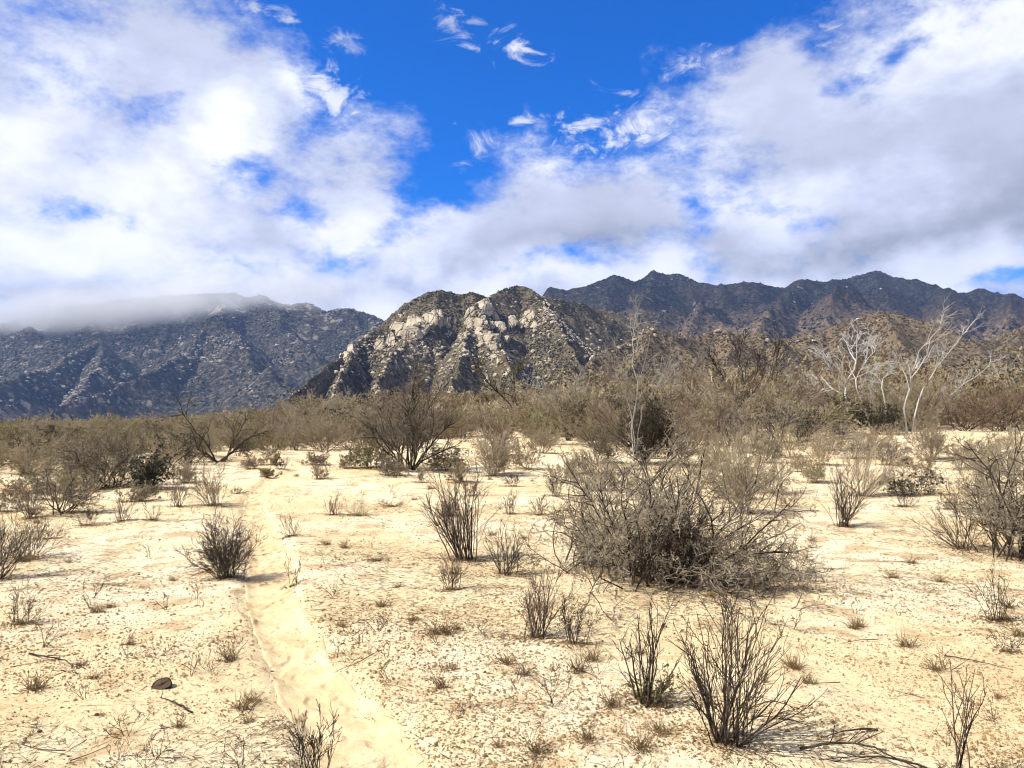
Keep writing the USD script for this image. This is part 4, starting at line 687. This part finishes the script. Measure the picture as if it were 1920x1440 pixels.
def lying(px0, py0, px1, py1, label, seed, r=.006, lift=.02, side=5):
    a, b = np.array(on_ground(px0, py0)), np.array(on_ground(px1, py1)); rng = np.random.default_rng(seed); root = thing('fallen_branch', (*a, float(height(*a))), label=label, category='branch')
    t = np.linspace(0, 1, 12)[:, None]; xy = a + (b - a) * t; L = np.linalg.norm(b - a); xy[1:-1] += rng.normal(size=(10, 2)) * .012 * L
    A = np.concatenate([xy - a, (height(xy[:, 0], xy[:, 1]) - height(*a) + r + lift * np.sin(np.pi * t[:, 0]))[:, None]], 1)[None]
    B, LB, _ = sprout(rng, A, np.array([L]), side, .2, .95, 36, .32, 6, .1, .12); C, _, _ = sprout(rng, B, LB, 3, .3, 1, 36, .45, 4, .1, .1); B[..., 2] = np.maximum(B[..., 2], .002)
    put('branch', tubes(A, r, r * .35, 6), BARK['dark'], root.GetPath(), smooth=True)
    for j in range(len(B)): put('side_branch', tubes(B[j:j + 1], r * .5, r * .2, 4), BARK['dark'], root.GetPath())
    put('twigs', tubes(C, r * .22, r * .12), BARK['red'], root.GetPath(), kind='stuff')
lying(1500, 1405, 1730, 1447, 'long forked dead branch lying along the bottom edge at right', 801, .007, .06, 7)
lying(1760, 1445, 1535, 1428, 'thinner dead branch crossing under the long forked one at the bottom edge', 802, .005, .03, 6)
lying(1645, 1372, 1540, 1386, 'short curved dead branch above the long forked one at lower right', 803, .006, .015, 2)
lying(1770, 1232, 1900, 1260, 'straight bare rod lying on open sand near the right edge', 804, .0045, .01, 0)
lying(1400, 1335, 1505, 1336, 'dead branch lying right of the nearest black-stemmed shrub', 805, .004, .05, 2)
lying(1460, 1350, 1530, 1368, 'broken twig branch below the dead branch right of the black-stemmed shrub', 806, .004, .01, 3)
lying(360, 1336, 300, 1308, 'fallen forked twig with a dark root end just below the dark round disc', 807, .005, .01, 4)
lying(55, 1228, 160, 1255, 'crooked dead branch lying on sand at the lower left', 808, .006, .02, 4)

# the dark round disc lying tilted on the sand at the lower left
def disc():
    x, y = on_ground(303, 1292); root = thing('dark_disc', (x, y, float(height(x, y)) + .016), rot=-20, tilt=(30, 6), label='dark brown weathered round disc, tilted and partly sunk in the sand', category='disc')
    a = np.linspace(0, 2 * np.pi, 65)[:-1]; g = np.random.default_rng(4); w = 1 + .05 * np.sin(2 * a + 1) + .03 * np.sin(5 * a) + .012 * g.normal(size=64) - .22 * np.exp(-((a - 5.6) / .5) ** 2)
    def lathe(prof):
        v = np.concatenate([np.stack([r * w * np.cos(a), r * w * np.sin(a), z + .0012 * g.normal(size=64)], -1) for r, z in prof]); return v, quads(len(prof), 64, True)
    put('plate', lathe([(.0005, .004), (.018, .0045), (.035, .003), (.050, .0), (.0505, -.008), (.0005, -.010)]), look('weathered_brown', lambda n: bark_look(n, (.045, .030, .018), (.155, .105, .064), 30.)), root.GetPath(), smooth=40)
    put('rim', lathe([(.0485, -.012), (.0495, .002), (.052, .004), (.0545, .002), (.055, -.006), (.052, -.014)]), look('black_rim', lambda n: bark_look(n, (.012, .010, .009), (.06, .045, .035), 40.)), root.GetPath(), smooth=40)
disc()
def stone(k):
    def make(kw):
        p = put('stone', rock_mesh(880 + k, 2, .6), STONE, smooth=35, label=kw['label'], category='stone', group=kw['group']); x = UsdGeom.Xformable(p); x.AddTranslateOp().Set(tuple(map(float, kw['loc']))); x.AddScaleOp().Set((kw['scale'],) * 3); return p
    return make
STONE = look('brown_stone', lambda n: bark_look(n, (.07, .05, .035), (.22, .16, .11), 30.)); PALE = look('pale_stone', lambda n: rock_look(n, (.25, .20, .15), (.46, .38, .28), (.56, .48, .38), 12.))
for k, (px, py, s, lb) in enumerate([(181, 1342, .014, 'small dark brown stone on bare sand below and left of the dark round disc'), (74, 1370, .012, 'small dark stone near the left bottom corner'), (738, 1275, .010, 'small dark pebble-like stone on sand right of the footpath'), (510, 1258, .012, 'small dark stone at the left bank of the footpath'), (1690, 1245, .011, 'flat little dark stone on open sand at lower right')]):
    x, y = on_ground(px, py); stone(k)(dict(label=lb, group=None, loc=(x, y, float(height(x, y)) + s * .3), scale=s))
for k, (px, py, w, lb) in enumerate([(1652, 838, 17, 'pale rounded rock on the sand under the white-barked trees'), (1600, 846, 8, 'small pale rock left of the rounded one under the white-barked trees'), (910, 760, 26, 'big pale rock outcrop among scrub below the dark crooked tree')]):
    loc, d = spot(px, py) if k < 2 else ((float((px - 960) / F * 90), 90.0, .3), 90); s = w / F * d
    v, f = rock_mesh(890 + k, 3, .7); put('pale_rock', (v * s + np.array(loc) + [0, 0, .25 * s], f), PALE, smooth=35, label=lb, category='rock')

# ------------------------------------------------------------------ litter nobody could count
def litter():
    rng = np.random.default_rng(31)
    def under(n, grow):                                  # gathered round the shrubs' feet
        f = np.array([q for q in FEET if q[1] < 32]); w = f[:, 2] ** 1.3 * (9 / np.maximum(f[:, 1], 5)); i = rng.choice(len(f), n, p=w / w.sum()); a, r = rng.uniform(0, 6.28, n), np.abs(rng.normal(size=n)) * .55 * grow
        return f[i, 0] + np.cos(a) * r * f[i, 2], f[i, 1] + np.sin(a) * r * f[i, 2] * .8
    def wide(n, dmin, dmax, clump, sc):
        X, Y = [], []; m = 0
        while m < n:
            d = dmin * (dmax / dmin) ** rng.uniform(size=n) ; px = rng.uniform(-60, 1980, n); x = (px - 960) / F * d; k = rng.uniform(size=n) < np.clip((fbm(x, d, sc, 4, 77) + clump) * 6, .015, 1) * sstep(path_dist(x, d), .8, 1.3); X.append(x[k]); Y.append(d[k]); m += k.sum()
        return np.concatenate(X)[:n], np.concatenate(Y)[:n]
    def clumps(n):                                       # dry mats a hand or two across
        cx, cy = wide(900, 2.4, 24, .04, .55); i = rng.integers(0, len(cx), n); a, r = rng.uniform(0, 6.28, n), np.abs(rng.normal(size=n)) * (.05 + .012 * cy[i]) * rng.uniform(.4, 1.6, len(cx))[i]
        return cx[i] + np.cos(a) * r * 1.5, cy[i] + np.sin(a) * r
    def flakes(name, xy, size, mat, label, cat):
        x, y = xy; n = len(x); p = np.stack([x, y, height(x, y) + .003], -1); a = rng.uniform(0, 6.28, n); L = size * rng.uniform(.5, 1.5, n) * (1 + .06 * y); d = np.stack([np.cos(a), np.sin(a), rng.uniform(-.1, .55, n)], -1) * L[:, None]; s = np.stack([-np.sin(a), np.cos(a), rng.uniform(-.3, .5, n)], -1) * (L * .26)[:, None]
        v = np.stack([p, p + d * .5 + s, p + d, p + d * .5 - s], 1).reshape(-1, 3); put(name, (v, np.arange(4 * n).reshape(-1, 4)), mat, kind='stuff', label=label, category=cat)
    flakes('leaf_litter', under(80000, 1.15), .014, LEAF['dry'], 'brown dead leaves gathered on the sand beneath the shrubs', 'leaf litter')
    flakes('scattered_litter', clumps(30000), .011, LEAF['dry'], 'scattered bits of dead leaf over the open sand', 'litter')
    x, y = wide(17000, 2.4, 22, .02, .8); n = len(x); a = rng.uniform(0, 6.28, n); L = rng.uniform(.015, .075, n) * (1 + .03 * y); d = np.stack([np.cos(a), np.sin(a), rng.uniform(-.05, .3, n)], -1)
    put('twig_litter', tubes(walk(rng, np.stack([x, y, height(x, y) + .003], -1), d, L, 3, .15, 0), .0013 * (1 + .05 * y), .0008), BARK['dark'], kind='stuff', label='broken bits of dark twig strewn over the sand', category='litter')
    x, y = wide(60000, 2.2, 13, .12, 1.2); s = heavy(rng, len(x), .0035, .017, 2.6); put('sand_clods', scattered(41, np.stack([x, y, height(x, y) + s * .2], -1), s, OCT, (.5, .9), .25), CLOD, kind='stuff', label='crumbs and clods of pale soil over the open sand', category='clods')
    x, y = wide(3500, 2.2, 15, .0, .9); s = heavy(rng, len(x), .004, .013, 2.4); put('dark_pebbles', scattered(42, np.stack([x, y, height(x, y) + s * .2], -1), s, OCT, (.5, .9), .25), STONE, kind='stuff', label='dark pebbles and droppings scattered over the sand', category='pebbles')
CLOD = look('soil_crumbs', lambda n: cover_look(n, (.22, .15, .075), (.62, .51, .35)))
litter()
haze()
